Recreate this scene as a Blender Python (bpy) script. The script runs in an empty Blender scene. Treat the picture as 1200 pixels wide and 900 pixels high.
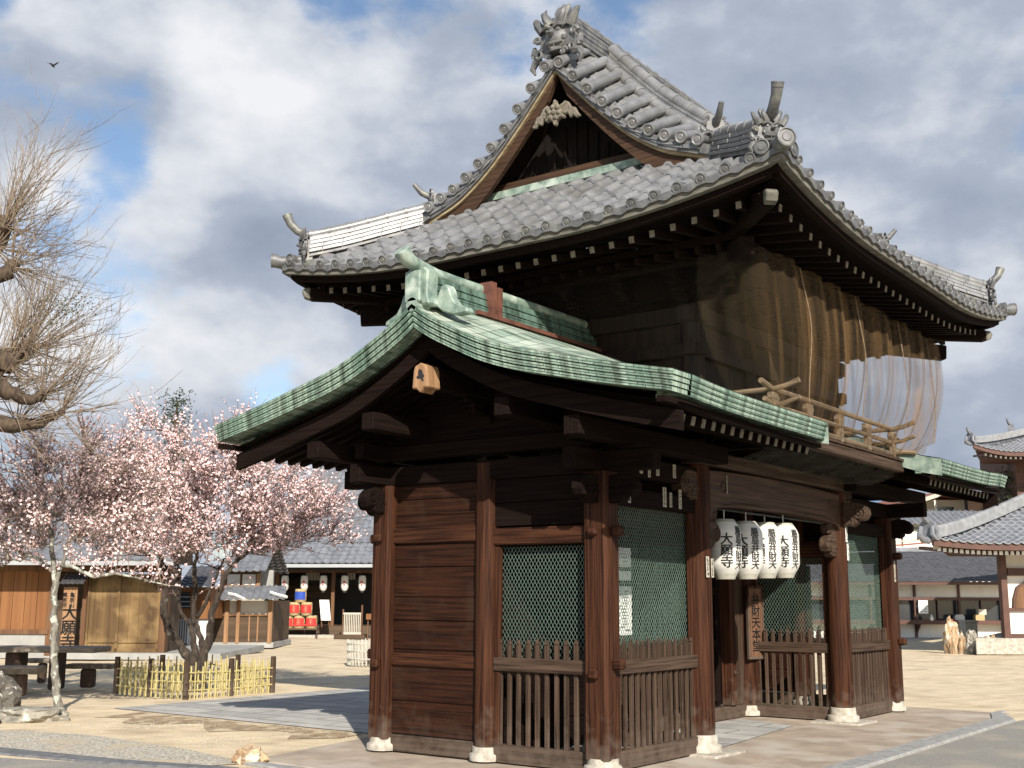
import bpy, bmesh, math, random
from math import sin, cos, pi, radians, sqrt, atan2, exp, floor, hypot
from mathutils import Vector, Matrix
R = random.Random(7)
col = bpy.context.scene.collection
sc = bpy.context.scene

# ------------------------------------------------------------------ camera
YAW, PIT, ROL, FPX = 0.9314, 0.1801, 0.0048, 1374.3
CAM = Vector((-9.4776, -5.9878, 1.6))
FW = Vector((sin(YAW)*cos(PIT), cos(YAW)*cos(PIT), sin(PIT)))
RT = Vector((cos(YAW), -sin(YAW), 0)); UPV = RT.cross(FW)
R2 = RT*cos(ROL)+UPV*sin(ROL); U2 = -RT*sin(ROL)+UPV*cos(ROL)
FH = Vector((sin(YAW), cos(YAW), 0))
cd = bpy.data.cameras.new('camera'); cam = bpy.data.objects.new('camera', cd); col.objects.link(cam)
cd.sensor_fit = 'HORIZONTAL'; cd.sensor_width = 36; cd.lens = FPX/1200*36
cd.clip_start = .1; cd.clip_end = 6000
M3 = Matrix((R2, U2, -FW)).transposed()
cam.matrix_world = Matrix.Translation(CAM) @ M3.to_4x4()
sc.camera = cam

# ------------------------------------------------------------------ sky and sun
SUN_EL = radians(31); LX, LY = 0.665, 0.747      # the light travels towards +x +y
SUN_AZ = atan2(-LX, -LY)
w = bpy.data.worlds.new("World"); sc.world = w; w.use_nodes = True
nt = w.node_tree; N = nt.nodes; L = nt.links; N.clear()
def nd(t, **k):
    n = N.new(t)
    for a, b in k.items(): setattr(n, a, b)
    return n
out = nd('ShaderNodeOutputWorld'); sky = nd('ShaderNodeTexSky', sky_type='NISHITA'); sky.sun_disc = False
sky.sun_elevation = SUN_EL; sky.sun_rotation = SUN_AZ % (2*pi); sky.air_density = 1.0; sky.dust_density = .6; sky.ozone_density = 1.6
bg1 = nd('ShaderNodeBackground'); bg1.inputs[1].default_value = .10; L.new(sky.outputs[0], bg1.inputs[0])
tc = nd('ShaderNodeTexCoord')
mp = nd('ShaderNodeMapping'); mp.inputs['Scale'].default_value = (1, 1, 1.7); mp.inputs['Location'].default_value = (3.1, 1.7, .4)
L.new(tc.outputs['Generated'], mp.inputs[0])
n1 = nd('ShaderNodeTexNoise'); n1.inputs['Scale'].default_value = 5.5; n1.inputs['Detail'].default_value = 10; n1.inputs['Roughness'].default_value = .56; n1.inputs['Distortion'].default_value = .0
L.new(mp.outputs[0], n1.inputs['Vector'])
n2 = nd('ShaderNodeTexNoise'); n2.inputs['Scale'].default_value = 7.5; n2.inputs['Detail'].default_value = 12; n2.inputs['Roughness'].default_value = .54; n2.inputs['Distortion'].default_value = .0
L.new(mp.outputs[0], n2.inputs['Vector'])
def dirpx(u, v): return (FW+R2*((u-600)/FPX)-U2*((v-450)/FPX)).normalized()
def blob(u, v, rad_px, amp):
    d = dirpx(u, v); dp = nd('ShaderNodeVectorMath', operation='DISTANCE'); dp.inputs[1].default_value = d
    L.new(tc.outputs['Generated'], dp.inputs[0])
    m = nd('ShaderNodeMapRange', interpolation_type='SMOOTHERSTEP'); m.inputs['From Min'].default_value = 0; m.inputs['From Max'].default_value = rad_px/FPX
    m.inputs['To Min'].default_value = amp; m.inputs['To Max'].default_value = 0
    L.new(dp.outputs['Value'], m.inputs[0]); return m.outputs[0]
def add(a, b):
    m = nd('ShaderNodeMath', operation='ADD')
    for i, x in enumerate((a, b)):
        if isinstance(x, (int, float)): m.inputs[i].default_value = x
        else: L.new(x, m.inputs[i])
    return m.outputs[0]
cover = n1.outputs[0]
for b in [(150, 130, 110, -.22), (130, 200, 80, -.12), (210, 60, 70, -.05), (385, 15, 90, -.03), (250, 20, 160, .1), (320, 440, 90, -.10), (1050, 560, 200, -.05), (1120, 330, 200, .1), (1000, 100, 300, .15), (330, 200, 200, .2), (90, 30, 90, .25), (500, 120, 120, .15)]:
    cover = add(cover, blob(*b))
dpb = nd('ShaderNodeVectorMath', operation='DOT_PRODUCT'); dpb.inputs[1].default_value = FH; L.new(tc.outputs['Generated'], dpb.inputs[0])
mb_ = nd('ShaderNodeMapRange'); mb_.inputs['From Min'].default_value = -.25; mb_.inputs['From Max'].default_value = .45; mb_.inputs['To Min'].default_value = -.4; mb_.inputs['To Max'].default_value = .0; L.new(dpb.outputs['Value'], mb_.inputs[0]); cover = add(cover, mb_.outputs[0])
cr = nd('ShaderNodeMapRange', interpolation_type='SMOOTHSTEP'); cr.inputs['From Min'].default_value = .34; cr.inputs['From Max'].default_value = .50
L.new(cover, cr.inputs[0])
bright = n2.outputs[0]
for b in [(300, 90, 230, .24), (470, 90, 120, .14), (170, 420, 120, .14), (290, 380, 120, .05), (230, 240, 130, .1), (1150, 350, 130, .14), (960, 260, 150, .1), (60, 400, 160, .26), (60, 240, 120, .25),
          (300, 250, 110, -.12), (900, 60, 260, -.05), (430, 240, 160, -.1), (1100, 470, 120, -.05), (620, 150, 100, -.05)]:
    bright = add(bright, blob(*b))
ramp = nd('ShaderNodeValToRGB'); e = ramp.color_ramp.elements
e[0].position = .22; e[0].color = (.27, .32, .42, 1); e[1].position = .80; e[1].color = (.86, .87, .90, 1)
x = e.new(.48); x.color = (.42, .475, .575, 1); x = e.new(.60); x.color = (.62, .66, .73, 1)
L.new(bright, ramp.inputs[0])
bg2 = nd('ShaderNodeBackground'); bg2.inputs[1].default_value = .68; L.new(ramp.outputs[0], bg2.inputs[0])
mx = nd('ShaderNodeMixShader'); L.new(cr.outputs[0], mx.inputs[0]); L.new(bg1.outputs[0], mx.inputs[1]); L.new(bg2.outputs[0], mx.inputs[2]); L.new(mx.outputs[0], out.inputs[0])
sd = bpy.data.lights.new('sun', 'SUN'); sd.energy = 4.9; sd.angle = radians(.55); sd.color = (1, .93, .82)
so = bpy.data.objects.new('sun', sd); col.objects.link(so)
lt = Vector((LX*cos(SUN_EL), LY*cos(SUN_EL), -sin(SUN_EL))); so.rotation_euler = lt.to_track_quat('-Z', 'Y').to_euler(); so.location = (-20, -20, 30)
sc.view_settings.view_transform = 'Standard'; sc.view_settings.look = 'None'; sc.view_settings.exposure = .6; sc.view_settings.gamma = 1
sc.cycles.transparent_max_bounces = 24; sc.cycles.max_bounces = 6; sc.cycles.diffuse_bounces = 3

# ------------------------------------------------------------------ helpers
def V(u, v, D):
    d = FW+R2*((u-600)/FPX)-U2*((v-450)/FPX); return CAM+d*(D/d.dot(FH))
class MB:
    def __init__(s): s.v = []; s.f = []; s.sm = []; s.uv = []; s.mi = []; s.cur = 0
    def add(s, vs, fs, smooth=False, uvs=None):
        o = len(s.v); s.v += [tuple(p) for p in vs]
        for i, f in enumerate(fs):
            s.f.append(tuple(o+k for k in f)); s.sm.append(smooth); s.uv.append(uvs[i] if uvs else None); s.mi.append(s.cur)
    def box(s, a, b):
        (x0, y0, z0), (x1, y1, z1) = a, b
        s.add([(x0, y0, z0), (x1, y0, z0), (x1, y1, z0), (x0, y1, z0), (x0, y0, z1), (x1, y0, z1), (x1, y1, z1), (x0, y1, z1)],
              [(0, 3, 2, 1), (4, 5, 6, 7), (0, 1, 5, 4), (1, 2, 6, 5), (2, 3, 7, 6), (3, 0, 4, 7)]); return s
    def bar(s, p, q, w, h, up=(0, 0, 1), taper=1):
        p, q = Vector(p), Vector(q); d = (q-p).normalized(); u = Vector(up); n = d.cross(u)
        if n.length < 1e-5: n = d.cross(Vector((1, 0, 0)))
        n.normalize(); u = n.cross(d)
        vs = [p-n*w/2-u*h/2, p+n*w/2-u*h/2, p+n*w/2+u*h/2, p-n*w/2+u*h/2]
        w2, h2 = w*taper, h*taper
        vs += [q-n*w2/2-u*h2/2, q+n*w2/2-u*h2/2, q+n*w2/2+u*h2/2, q-n*w2/2+u*h2/2]
        s.add(vs, [(0, 1, 2, 3), (7, 6, 5, 4), (0, 4, 5, 1), (1, 5, 6, 2), (2, 6, 7, 3), (3, 7, 4, 0)]); return s
    def tube(s, pts, rad, n=8, cap=True):
        pts = [Vector(p) for p in pts]; k = len(pts)
        if not isinstance(rad, (list, tuple)): rad = [rad]*k
        vs = []; prev = None
        for i, p in enumerate(pts):
            d = (pts[min(i+1, k-1)]-pts[max(i-1, 0)])
            d = d.normalized() if d.length > 1e-9 else Vector((0, 0, 1))
            if prev is None:
                a = d.cross(Vector((0, 0, 1)));
                if a.length < .05: a = d.cross(Vector((1, 0, 0)))
            else: a = prev-d*prev.dot(d)
            a.normalize(); prev = a; b = d.cross(a)
            for j in range(n):
                t = 2*pi*j/n; vs.append(p+(a*cos(t)+b*sin(t))*rad[i])
        fs = [(i*n+j, i*n+(j+1) % n, (i+1)*n+(j+1) % n, (i+1)*n+j) for i in range(k-1) for j in range(n)]
        s.add(vs, fs, True)
        if cap: s.add(vs[:n], [tuple(reversed(range(n)))]); s.add(vs[-n:], [tuple(range(n))])
        return s
    def lathe(s, c, prof, n=16, axis=(0, 0, 1), smooth=True):
        c = Vector(c); ax = Vector(axis).normalized(); a = ax.cross(Vector((0, 0, 1)))
        if a.length < .05: a = Vector((1, 0, 0))
        a.normalize(); b = ax.cross(a); vs = []
        for r, h in prof:
            for j in range(n): t = 2*pi*j/n; vs.append(c+ax*h+(a*cos(t)+b*sin(t))*r)
        k = len(prof)
        s.add(vs, [(i*n+j, i*n+(j+1) % n, (i+1)*n+(j+1) % n, (i+1)*n+j) for i in range(k-1) for j in range(n)], smooth)
        s.add(vs[:n], [tuple(reversed(range(n)))]); s.add(vs[-n:], [tuple(range(n))]); return s
    def prism(s, out, o, ex, ey, th):
        """outline (a,b) in plane o+a*ex+b*ey, extruded by vector th"""
        o, ex, ey, th = map(Vector, (o, ex, ey, th)); n = len(out)
        A = [o+ex*a+ey*b for a, b in out]; B = [p+th for p in A]
        s.add(A+B, [tuple(range(n)), tuple(reversed(range(n, 2*n)))]+[(i, i+n, (i+1) % n+n, (i+1) % n) for i in range(n)]); return s
    def sweep(s, path, sec, smooth=False, closed=True, nrm=None):
        """section of (n,z) offsets swept along path; n is the horizontal normal (right of travel)"""
        path = [Vector(p) for p in path]; k = len(path); m = len(sec); vs = []; ln = [0]
        for i in range(1, k): ln.append(ln[-1]+(path[i]-path[i-1]).length)
        per = [0]
        for j in range(m): a, b = sec[j], sec[(j+1) % m]; per.append(per[-1]+hypot(a[0]-b[0], a[1]-b[1]))
        for i, p in enumerate(path):
            d = path[min(i+1, k-1)]-path[max(i-1, 0)]; n = Vector(nrm) if nrm else Vector((d.y, -d.x, 0)).normalized()
            for a, b in sec: vs.append(p+n*a+Vector((0, 0, b)))
        fs, uv = [], []
        for i in range(k-1):
            for j in range(m if closed else m-1):
                j2 = (j+1) % m; fs.append((i*m+j, i*m+j2, (i+1)*m+j2, (i+1)*m+j))
                uv.append([(ln[i], per[j]), (ln[i], per[j+1]), (ln[i+1], per[j+1]), (ln[i+1], per[j])])
        s.add(vs, fs, smooth, uv)
        if closed:
            cu = [(a+.07, b) for a, b in sec]
            s.add(vs[:m], [tuple(reversed(range(m)))], False, [list(reversed(cu))]); s.add(vs[-m:], [tuple(range(m))], False, [cu])
        return s
    def grid(s, rows, smooth=True, uvf=None):
        m = len(rows[0]); vs = [p for r in rows for p in r]; fs = []; uv = []
        for i in range(len(rows)-1):
            for j in range(m-1):
                q = (i*m+j, i*m+j+1, (i+1)*m+j+1, (i+1)*m+j); fs.append(q)
                if uvf: uv.append([uvf(i, j), uvf(i, j+1), uvf(i+1, j+1), uvf(i+1, j)])
        s.add(vs, fs, smooth, uv if uvf else None); return s
    def build(s, name, mt, parent=None, loc=None, ang=30):
        me = bpy.data.meshes.new(name); me.from_pydata(s.v, [], s.f)
        me.polygons.foreach_set('use_smooth', s.sm)
        if any(u is not None for u in s.uv):
            l = me.uv_layers.new(name='uv'); i = 0
            for f, u in zip(s.f, s.uv):
                for k in range(len(f)):
                    l.data[i].uv = u[k] if u else (.08, .03)
                    i += 1
        for q in (mt if isinstance(mt, (list, tuple)) else (mt,)): me.materials.append(q)
        me.polygons.foreach_set('material_index', s.mi)
        bm = bmesh.new(); bm.from_mesh(me); bmesh.ops.recalc_face_normals(bm, faces=bm.faces) if not getattr(s, 'keep', False) else None
        bm.to_mesh(me); bm.free()
        if any(s.sm): me.set_sharp_from_angle(angle=radians(44))
        o = bpy.data.objects.new(name, me); col.objects.link(o)
        if parent: o.parent = parent
        if loc is not None: o.location = loc
        return o
def bevel(o, wd=.006, seg=1):
    m = o.modifiers.new('bevel', 'BEVEL'); m.width = wd; m.segments = seg; m.limit_method = 'ANGLE'; m.angle_limit = radians(50); return o
def tag(o, label=None, cat=None, group=None, kind=None):
    if label: o['label'] = label
    if cat: o['category'] = cat
    if group: o['group'] = group
    if kind: o['kind'] = kind
    return o
def empty(name, loc=(0, 0, 0), rz=0):
    o = bpy.data.objects.new(name, None); col.objects.link(o); o.location = loc; o.rotation_euler = (0, 0, rz); o.empty_display_size = .2; return o
def copy_tree(o, parent=None):
    c = o.copy(); col.objects.link(c); c.parent = parent
    for ch in [x for x in bpy.data.objects if x.parent == o]: copy_tree(ch, c)
    return c

# ------------------------------------------------------------------ materials
def newmat(name):
    m = bpy.data.materials.new(name); m.use_nodes = True; t = m.node_tree; t.nodes.clear()
    o = t.nodes.new('ShaderNodeOutputMaterial'); b = t.nodes.new('ShaderNodeBsdfPrincipled'); t.links.new(b.outputs[0], o.inputs[0]); return m, t, b, o
def mat(name, c1, c2=None, scale=(6, 6, 6), rough=.7, metal=0, bump=.3, detail=5, lo=.35, hi=.65, stain=None, spec=.5, bdist=.01):
    m, t, b, o = newmat(name); c2 = c2 or tuple(x*.7 for x in c1)
    tcn = t.nodes.new('ShaderNodeTexCoord'); mpn = t.nodes.new('ShaderNodeMapping'); mpn.inputs['Scale'].default_value = scale
    t.links.new(tcn.outputs['Object'], mpn.inputs[0])
    nn = t.nodes.new('ShaderNodeTexNoise'); nn.inputs['Scale'].default_value = 1; nn.inputs['Detail'].default_value = detail; nn.inputs['Roughness'].default_value = .62
    t.links.new(mpn.outputs[0], nn.inputs['Vector'])
    r = t.nodes.new('ShaderNodeValToRGB'); r.color_ramp.elements[0].position = lo; r.color_ramp.elements[1].position = hi
    r.color_ramp.elements[0].color = (*c2, 1); r.color_ramp.elements[1].color = (*c1, 1); t.links.new(nn.outputs[0], r.inputs[0])
    cur = r.outputs[0]
    if stain:
        sc_, scol, s0, s1 = stain[:4]
        n3 = t.nodes.new('ShaderNodeTexNoise'); n3.inputs['Scale'].default_value = sc_; n3.inputs['Detail'].default_value = 4
        t.links.new(tcn.outputs['Object'], n3.inputs['Vector'])
        mr = t.nodes.new('ShaderNodeMapRange'); mr.inputs['From Min'].default_value = s0; mr.inputs['From Max'].default_value = s1; t.links.new(n3.outputs[0], mr.inputs[0])
        mi = t.nodes.new('ShaderNodeMix'); mi.data_type = 'RGBA'; mi.inputs['B'].default_value = (*scol, 1); t.links.new(mr.outputs[0], mi.inputs['Factor']); t.links.new(cur, mi.inputs['A']); cur = mi.outputs['Result']
    t.links.new(cur, b.inputs['Base Color']); b.inputs['Roughness'].default_value = rough; b.inputs['Metallic'].default_value = metal
    b.inputs['Specular IOR Level'].default_value = spec
    if bump:
        bn = t.nodes.new('ShaderNodeBump'); bn.inputs['Strength'].default_value = bump; bn.inputs['Distance'].default_value = bdist; t.links.new(nn.outputs[0], bn.inputs['Height']); t.links.new(bn.outputs[0], b.inputs['Normal'])
    m['cur'] = ''; return m
def wood(name, c1, c2, ax, weather=0, rough=.68, f=1, stain=None, spec=.22):
    s = {'x': (1.2, 38, 38), 'y': (38, 1.2, 38), 'z': (38, 38, 1.2)}[ax]; s = tuple(k*f for k in s)
    m = mat(name, c1, c2, s, rough, 0, .8, 7, .36, .66, stain=stain, spec=spec, bdist=.006)
    if weather:   # grey, sun and rain bleached foot of the timber
        t = m.node_tree; b = next(n for n in t.nodes if n.type == 'BSDF_PRINCIPLED'); cur = b.inputs['Base Color'].links[0].from_socket
        tcn = t.nodes.new('ShaderNodeTexCoord'); sx = t.nodes.new('ShaderNodeSeparateXYZ'); t.links.new(tcn.outputs['Object'], sx.inputs[0])
        nn = t.nodes.new('ShaderNodeTexNoise'); nn.inputs['Scale'].default_value = 9; nn.inputs['Detail'].default_value = 5; t.links.new(tcn.outputs['Object'], nn.inputs['Vector'])
        a = t.nodes.new('ShaderNodeMath'); a.operation = 'MULTIPLY_ADD'; a.inputs[1].default_value = 1.1; t.links.new(nn.outputs[0], a.inputs[0]); t.links.new(sx.outputs[2], a.inputs[2])
        mr = t.nodes.new('ShaderNodeMapRange'); mr.inputs['From Min'].default_value = .50; mr.inputs['From Max'].default_value = 1.0; mr.inputs['To Min'].default_value = weather; mr.inputs['To Max'].default_value = 0
        t.links.new(a.outputs[0], mr.inputs[0]); mi = t.nodes.new('ShaderNodeMix'); mi.data_type = 'RGBA'; mi.inputs['B'].default_value = (.14, .11, .086, 1)
        t.links.new(mr.outputs[0], mi.inputs['Factor']); t.links.new(cur, mi.inputs['A']); t.links.new(mi.outputs['Result'], b.inputs['Base Color'])
    return m
RED1, RED2 = (.074, .029, .0145), (.015, .0055, .0035)
M = {}
for a in 'xyz':
    M['red_'+a] = wood('red_brown_timber_'+a, RED1, RED2, a, weather=.6, spec=.1)
    M['dark_'+a] = wood('dark_timber_'+a, (.014, .008, .006), (.006, .0035, .003), a, rough=.9, spec=.06)  # dark timber, blackened further: the under-eave shade is put into the colour
    M['grey_'+a] = wood('weathered_timber_'+a, (.092, .060, .042), (.026, .016, .011), a, weather=.5, spec=.1)
M['board'] = wood('board_panel', (.042, .0145, .007), (.009, .0035, .002), 'y', weather=.15, spec=.12, stain=(3, (.040, .022, .014), .55, .82))
M['pale_wood'] = wood('pale_end_grain', (.36, .21, .115), (.20, .11, .055), 'z', f=.6)
M['cream_wood'] = wood('cream_painted_wood', (.36, .29, .18), (.18, .13, .075), 'y', f=.4)
M['verge_wood'] = wood('verge_board_wood', (.075, .040, .022), (.026, .014, .009), 'y', f=1.2)
M['tile'] = mat('smoked_roof_tile', (.25, .25, .252), (.150, .150, .153), (5, 5, 5), .38, .2, .25, 6, stain=(1.7, (.14, .137, .13), .52, .75))
M['tile_dark'] = mat('dark_roof_tile', (.15, .15, .15), (.075, .075, .077), (9, 9, 9), .5, .1, .4, 6, stain=(6, (.20, .20, .165), .55, .75))
M['eave_wood'] = mat('grey_eave_board', (.16, .15, .125), (.075, .07, .056), (5, 5, 20), .8, 0, .3)
def patina(name, base, sc_=(1, 1), rot=0):
    m, t, b, o = newmat(name); uv = t.nodes.new('ShaderNodeTexCoord'); mpn = t.nodes.new('ShaderNodeMapping'); mpn.inputs['Scale'].default_value = (1, 1, 1); mpn.inputs['Rotation'].default_value[2] = rot
    t.links.new(uv.outputs['UV'], mpn.inputs[0]); br = t.nodes.new('ShaderNodeTexBrick')
    br.inputs['Scale'].default_value = 1; br.inputs['Brick Width'].default_value = sc_[0]; br.inputs['Row Height'].default_value = sc_[1]; br.inputs['Mortar Size'].default_value = .004; br.inputs['Mortar Smooth'].default_value = .3
    br.inputs['Color1'].default_value = (*base, 1); br.inputs['Color2'].default_value = (base[0]*.38, base[1]*.50, base[2]*.47, 1); br.inputs['Mortar'].default_value = (.02, .045, .035, 1)
    t.links.new(mpn.outputs[0], br.inputs[0])
    nn = t.nodes.new('ShaderNodeTexNoise'); nn.inputs['Scale'].default_value = 7; nn.inputs['Detail'].default_value = 9; mq = t.nodes.new('ShaderNodeMapping'); mq.inputs['Scale'].default_value = (1.6, .22, 1); t.links.new(uv.outputs['UV'], mq.inputs[0]); t.links.new(mq.outputs[0], nn.inputs['Vector'])
    r = t.nodes.new('ShaderNodeValToRGB'); e = r.color_ramp.elements; e[0].position = .38; e[0].color = (.20, .21, .18, 1); e[1].position = .58; e[1].color = (1, 1, 1, 1); t.links.new(nn.outputs[0], r.inputs[0])
    mi = t.nodes.new('ShaderNodeMix'); mi.data_type = 'RGBA'; mi.blend_type = 'MULTIPLY'; mi.inputs['Factor'].default_value = .85
    t.links.new(br.outputs[0], mi.inputs['A']); t.links.new(r.outputs[0], mi.inputs['B']); t.links.new(mi.outputs['Result'], b.inputs['Base Color'])
    b.inputs['Roughness'].default_value = .62
    bn = t.nodes.new('ShaderNodeBump'); bn.inputs['Strength'].default_value = .5; bn.inputs['Distance'].default_value = .008; bn.invert = True; t.links.new(br.outputs['Fac'], bn.inputs['Height']); t.links.new(bn.outputs[0], b.inputs['Normal']); return m
M['copper'] = patina('verdigris_copper_sheet', (.50, .55, .46), (.42, .17))
M['copper_edge'] = patina('verdigris_copper_shingle_edge', (.33, .42, .33), (.16, .05))
M['copper_ridge'] = patina('verdigris_copper_ridge', (.11, .18, .145), (.8, .3))
M['copper_plain'] = mat('verdigris_copper_plain', (.29, .36, .30), (.10, .15, .125), (7, 7, 7), .6, 0, .2, stain=(4, (.42, .48, .42), .55, .7))
M['rust'] = mat('brown_metal_strap', (.14, .055, .035), (.08, .03, .02), (8, 8, 8), .6)
M['stone'] = mat('pale_granite', (.48, .44, .37), (.28, .25, .205), (14, 14, 14), .85, 0, .5, 7)
M['black'] = mat('black_iron', (.02, .02, .02), (.012, .012, .012))
M['white'] = mat('white_paper', (.78, .77, .73), (.66, .65, .6), (3, 3, 3), .8, 0, 0)
M['slip'] = mat('aged_paper_slip', (.46, .42, .34), (.30, .27, .21), (20, 20, 20), .9, 0, 0)
M['ink'] = mat('black_ink', (.018, .016, .016), (.012, .012, .012), rough=.7, bump=0)
M['wire'] = mat('galvanised_wire', (.19, .27, .22), (.11, .17, .135), (30, 30, 30), .45, .3, 0)
M['plaster'] = mat('white_plaster', (.74, .71, .65), (.64, .60, .54), (1.5, 1.5, 1.5), .9, 0, .1, stain=(.8, (.55, .52, .46), .5, .8))
def netmat(name, cell, wire, wcol, fab=0, fcol=None, streak=6, fade=None):
    m, t, b, o = newmat(name); uv = t.nodes.new('ShaderNodeTexCoord'); sx = t.nodes.new('ShaderNodeSeparateXYZ'); t.links.new(uv.outputs['UV'], sx.inputs[0])
    def ma(op, a, bb=None, c=None):
        n = t.nodes.new('ShaderNodeMath'); n.operation = op
        for i, x in enumerate((a, bb, c)):
            if x is None: continue
            if isinstance(x, (int, float)): n.inputs[i].default_value = x
            else: t.links.new(x, n.inputs[i])
        return n.outputs[0]
    u = ma('MULTIPLY', sx.outputs[0], 1/cell); v = ma('MULTIPLY', sx.outputs[1], .62/cell)
    def line(sgn):
        s_ = ma('MULTIPLY_ADD', v, sgn, u); fr = ma('FRACT', s_); d = ma('ABSOLUTE', ma('SUBTRACT', fr, .5)); return ma('LESS_THAN', d, wire/cell/2*1.4)
    alpha = ma('MAXIMUM', line(1), line(-1))
    if fab:
        mp_ = t.nodes.new('ShaderNodeMapping'); mp_.inputs['Scale'].default_value = (streak, .35, 1); t.links.new(uv.outputs['UV'], mp_.inputs[0])
        nn = t.nodes.new('ShaderNodeTexNoise'); nn.inputs['Scale'].default_value = 1; nn.inputs['Detail'].default_value = 5; nn.inputs['Roughness'].default_value = .6; t.links.new(mp_.outputs[0], nn.inputs['Vector'])
        mr = t.nodes.new('ShaderNodeMapRange'); mr.inputs['From Min'].default_value = .40; mr.inputs['From Max'].default_value = .66; mr.inputs['To Min'].default_value = fab*.25; mr.inputs['To Max'].default_value = fab*1.6; t.links.new(nn.outputs[0], mr.inputs[0])
        fr_ = t.nodes.new('ShaderNodeValToRGB'); fe = fr_.color_ramp.elements; fe[0].position = .4; fe[1].position = .68; fe[0].color = (fcol[0]*.5, fcol[1]*.45, fcol[2]*.4, 1); fe[1].color = (fcol[0]*1.7, fcol[1]*1.7, fcol[2]*1.6, 1); t.links.new(nn.outputs[0], fr_.inputs[0])
        mi = t.nodes.new('ShaderNodeMix'); mi.data_type = 'RGBA'; t.links.new(fr_.outputs[0], mi.inputs['A']); mi.inputs['B'].default_value = (*wcol, 1); t.links.new(alpha, mi.inputs['Factor']); t.links.new(mi.outputs['Result'], b.inputs['Base Color'])
        fa = mr.outputs[0]
        if fade:
            m2_ = t.nodes.new('ShaderNodeMapRange'); m2_.interpolation_type = 'SMOOTHSTEP'; m2_.inputs['From Min'].default_value = fade[0]; m2_.inputs['From Max'].default_value = fade[1]; m2_.inputs['To Min'].default_value = .12; t.links.new(ma('MULTIPLY_ADD', nn.outputs[0], .9, sx.outputs[0]), m2_.inputs[0]); fa = ma('MULTIPLY', fa, m2_.outputs[0])
        alpha = ma('MINIMUM', ma('MAXIMUM', ma('MULTIPLY', alpha, .6), fa), 1)
    else: b.inputs['Base Color'].default_value = (*wcol, 1)
    b.inputs['Roughness'].default_value = .8; b.inputs['Specular IOR Level'].default_value = .2
    t.links.new(alpha, b.inputs['Alpha'])
    return m
M['net'] = netmat('draped_bird_netting', .030, .0014, (.19, .155, .10), .27, (.15, .082, .032), 9, (4.2, 6.2))
M['net_side'] = netmat('draped_side_netting', .032, .0012, (.055, .052, .042), .03, (.02, .014, .01), 5)  # darker copy of the netting: shade on the side run is put into its colour
M['net_fine'] = netmat('fine_wire_netting', .028, .0014, (.20, .20, .17), .10, (.08, .08, .06), 5)

# ------------------------------------------------------------------ writing
def text_mesh(body, size, bold=.02, vertical=True, spacing=1.0):
    c = bpy.data.curves.new('t', 'FONT'); c.body = '\n'.join(body) if vertical else body; c.align_x = 'CENTER'; c.offset = .006*size; c.space_line = spacing; c.size = size; c.resolution_u = 2
    o = bpy.data.objects.new('t', c); col.objects.link(o); dg = bpy.context.evaluated_depsgraph_get(); dg.update()
    me = bpy.data.meshes.new_from_object(o.evaluated_get(dg)); vs = [v.co.copy() for v in me.vertices]; fs = [tuple(p.vertices) for p in me.polygons]
    bpy.data.objects.remove(o); bpy.data.curves.remove(c)
    cy = (max(v.y for v in vs)+min(v.y for v in vs))/2; cx = (max(v.x for v in vs)+min(v.x for v in vs))/2
    V_, F_ = [], []
    for k in (-1, 0, 1):
        o = len(V_); V_ += [(v.x-cx+k*bold*size*.6, v.y-cy+k*bold*size*.25) for v in vs]; F_ += [tuple(i+o for i in f) for f in fs]
    return V_, F_
def text_flat(body, size, o, ex, ey, mt, parent, name='lettering', off=.004, **k):
    vs, fs = text_mesh(body, size, **k); o, ex, ey = Vector(o), Vector(ex), Vector(ey); n = ex.cross(ey)
    mb = MB(); mb.keep = True; mb.add([o+ex*a+ey*b+n*off for a, b in vs], fs); return mb.build(name, mt, parent)

# ------------------------------------------------------------------ ground
SEG = lambda name, poly, z, m, th=0: None
def sheet(name, poly, z, m, sub=None):
    mb = MB(); mb.add([(x, y, z) for x, y in poly], [tuple(range(len(poly)))]); o = mb.build(name, m); return tag(o, kind='structure')
M['sand'] = mat('raked_sandy_ground', (.72, .60, .42), (.55, .455, .315), (1.3, 1.3, 1.3), .95, 0, .8, 12, .3, .72, stain=(1.1, (.42, .33, .225), .50, .74), bdist=.03, spec=.15)
M['apron'] = mat('sand_stained_concrete', (.43, .355, .275), (.26, .21, .165), (2.2, 2.2, 2.2), .9, 0, .4, 9, .3, .7, stain=(1.1, (.44, .39, .33), .5, .68), spec=.25)
M['asphalt'] = mat('old_grey_asphalt', (.34, .325, .29), (.18, .172, .155), (60, 60, 60), .95, 0, .9, 4, .3, .7, stain=(1.4, (.36, .32, .26), .5, .75), spec=.2)
M['kerb'] = mat('grey_kerb_stone', (.35, .345, .33), (.22, .215, .205), (12, 12, 12), .85, 0, .4)
M['drain'] = mat('dark_drain_stone', (.17, .17, .175), (.09, .09, .095), (9, 9, 9), .85, 0, .4)
M['gravel'] = mat('pale_gravel', (.66, .60, .49), (.22, .20, .165), (38, 38, 38), .95, 0, 1.0, 3, .38, .6, stain=(2.2, (.50, .42, .30), .5, .66), bdist=.03)
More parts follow.
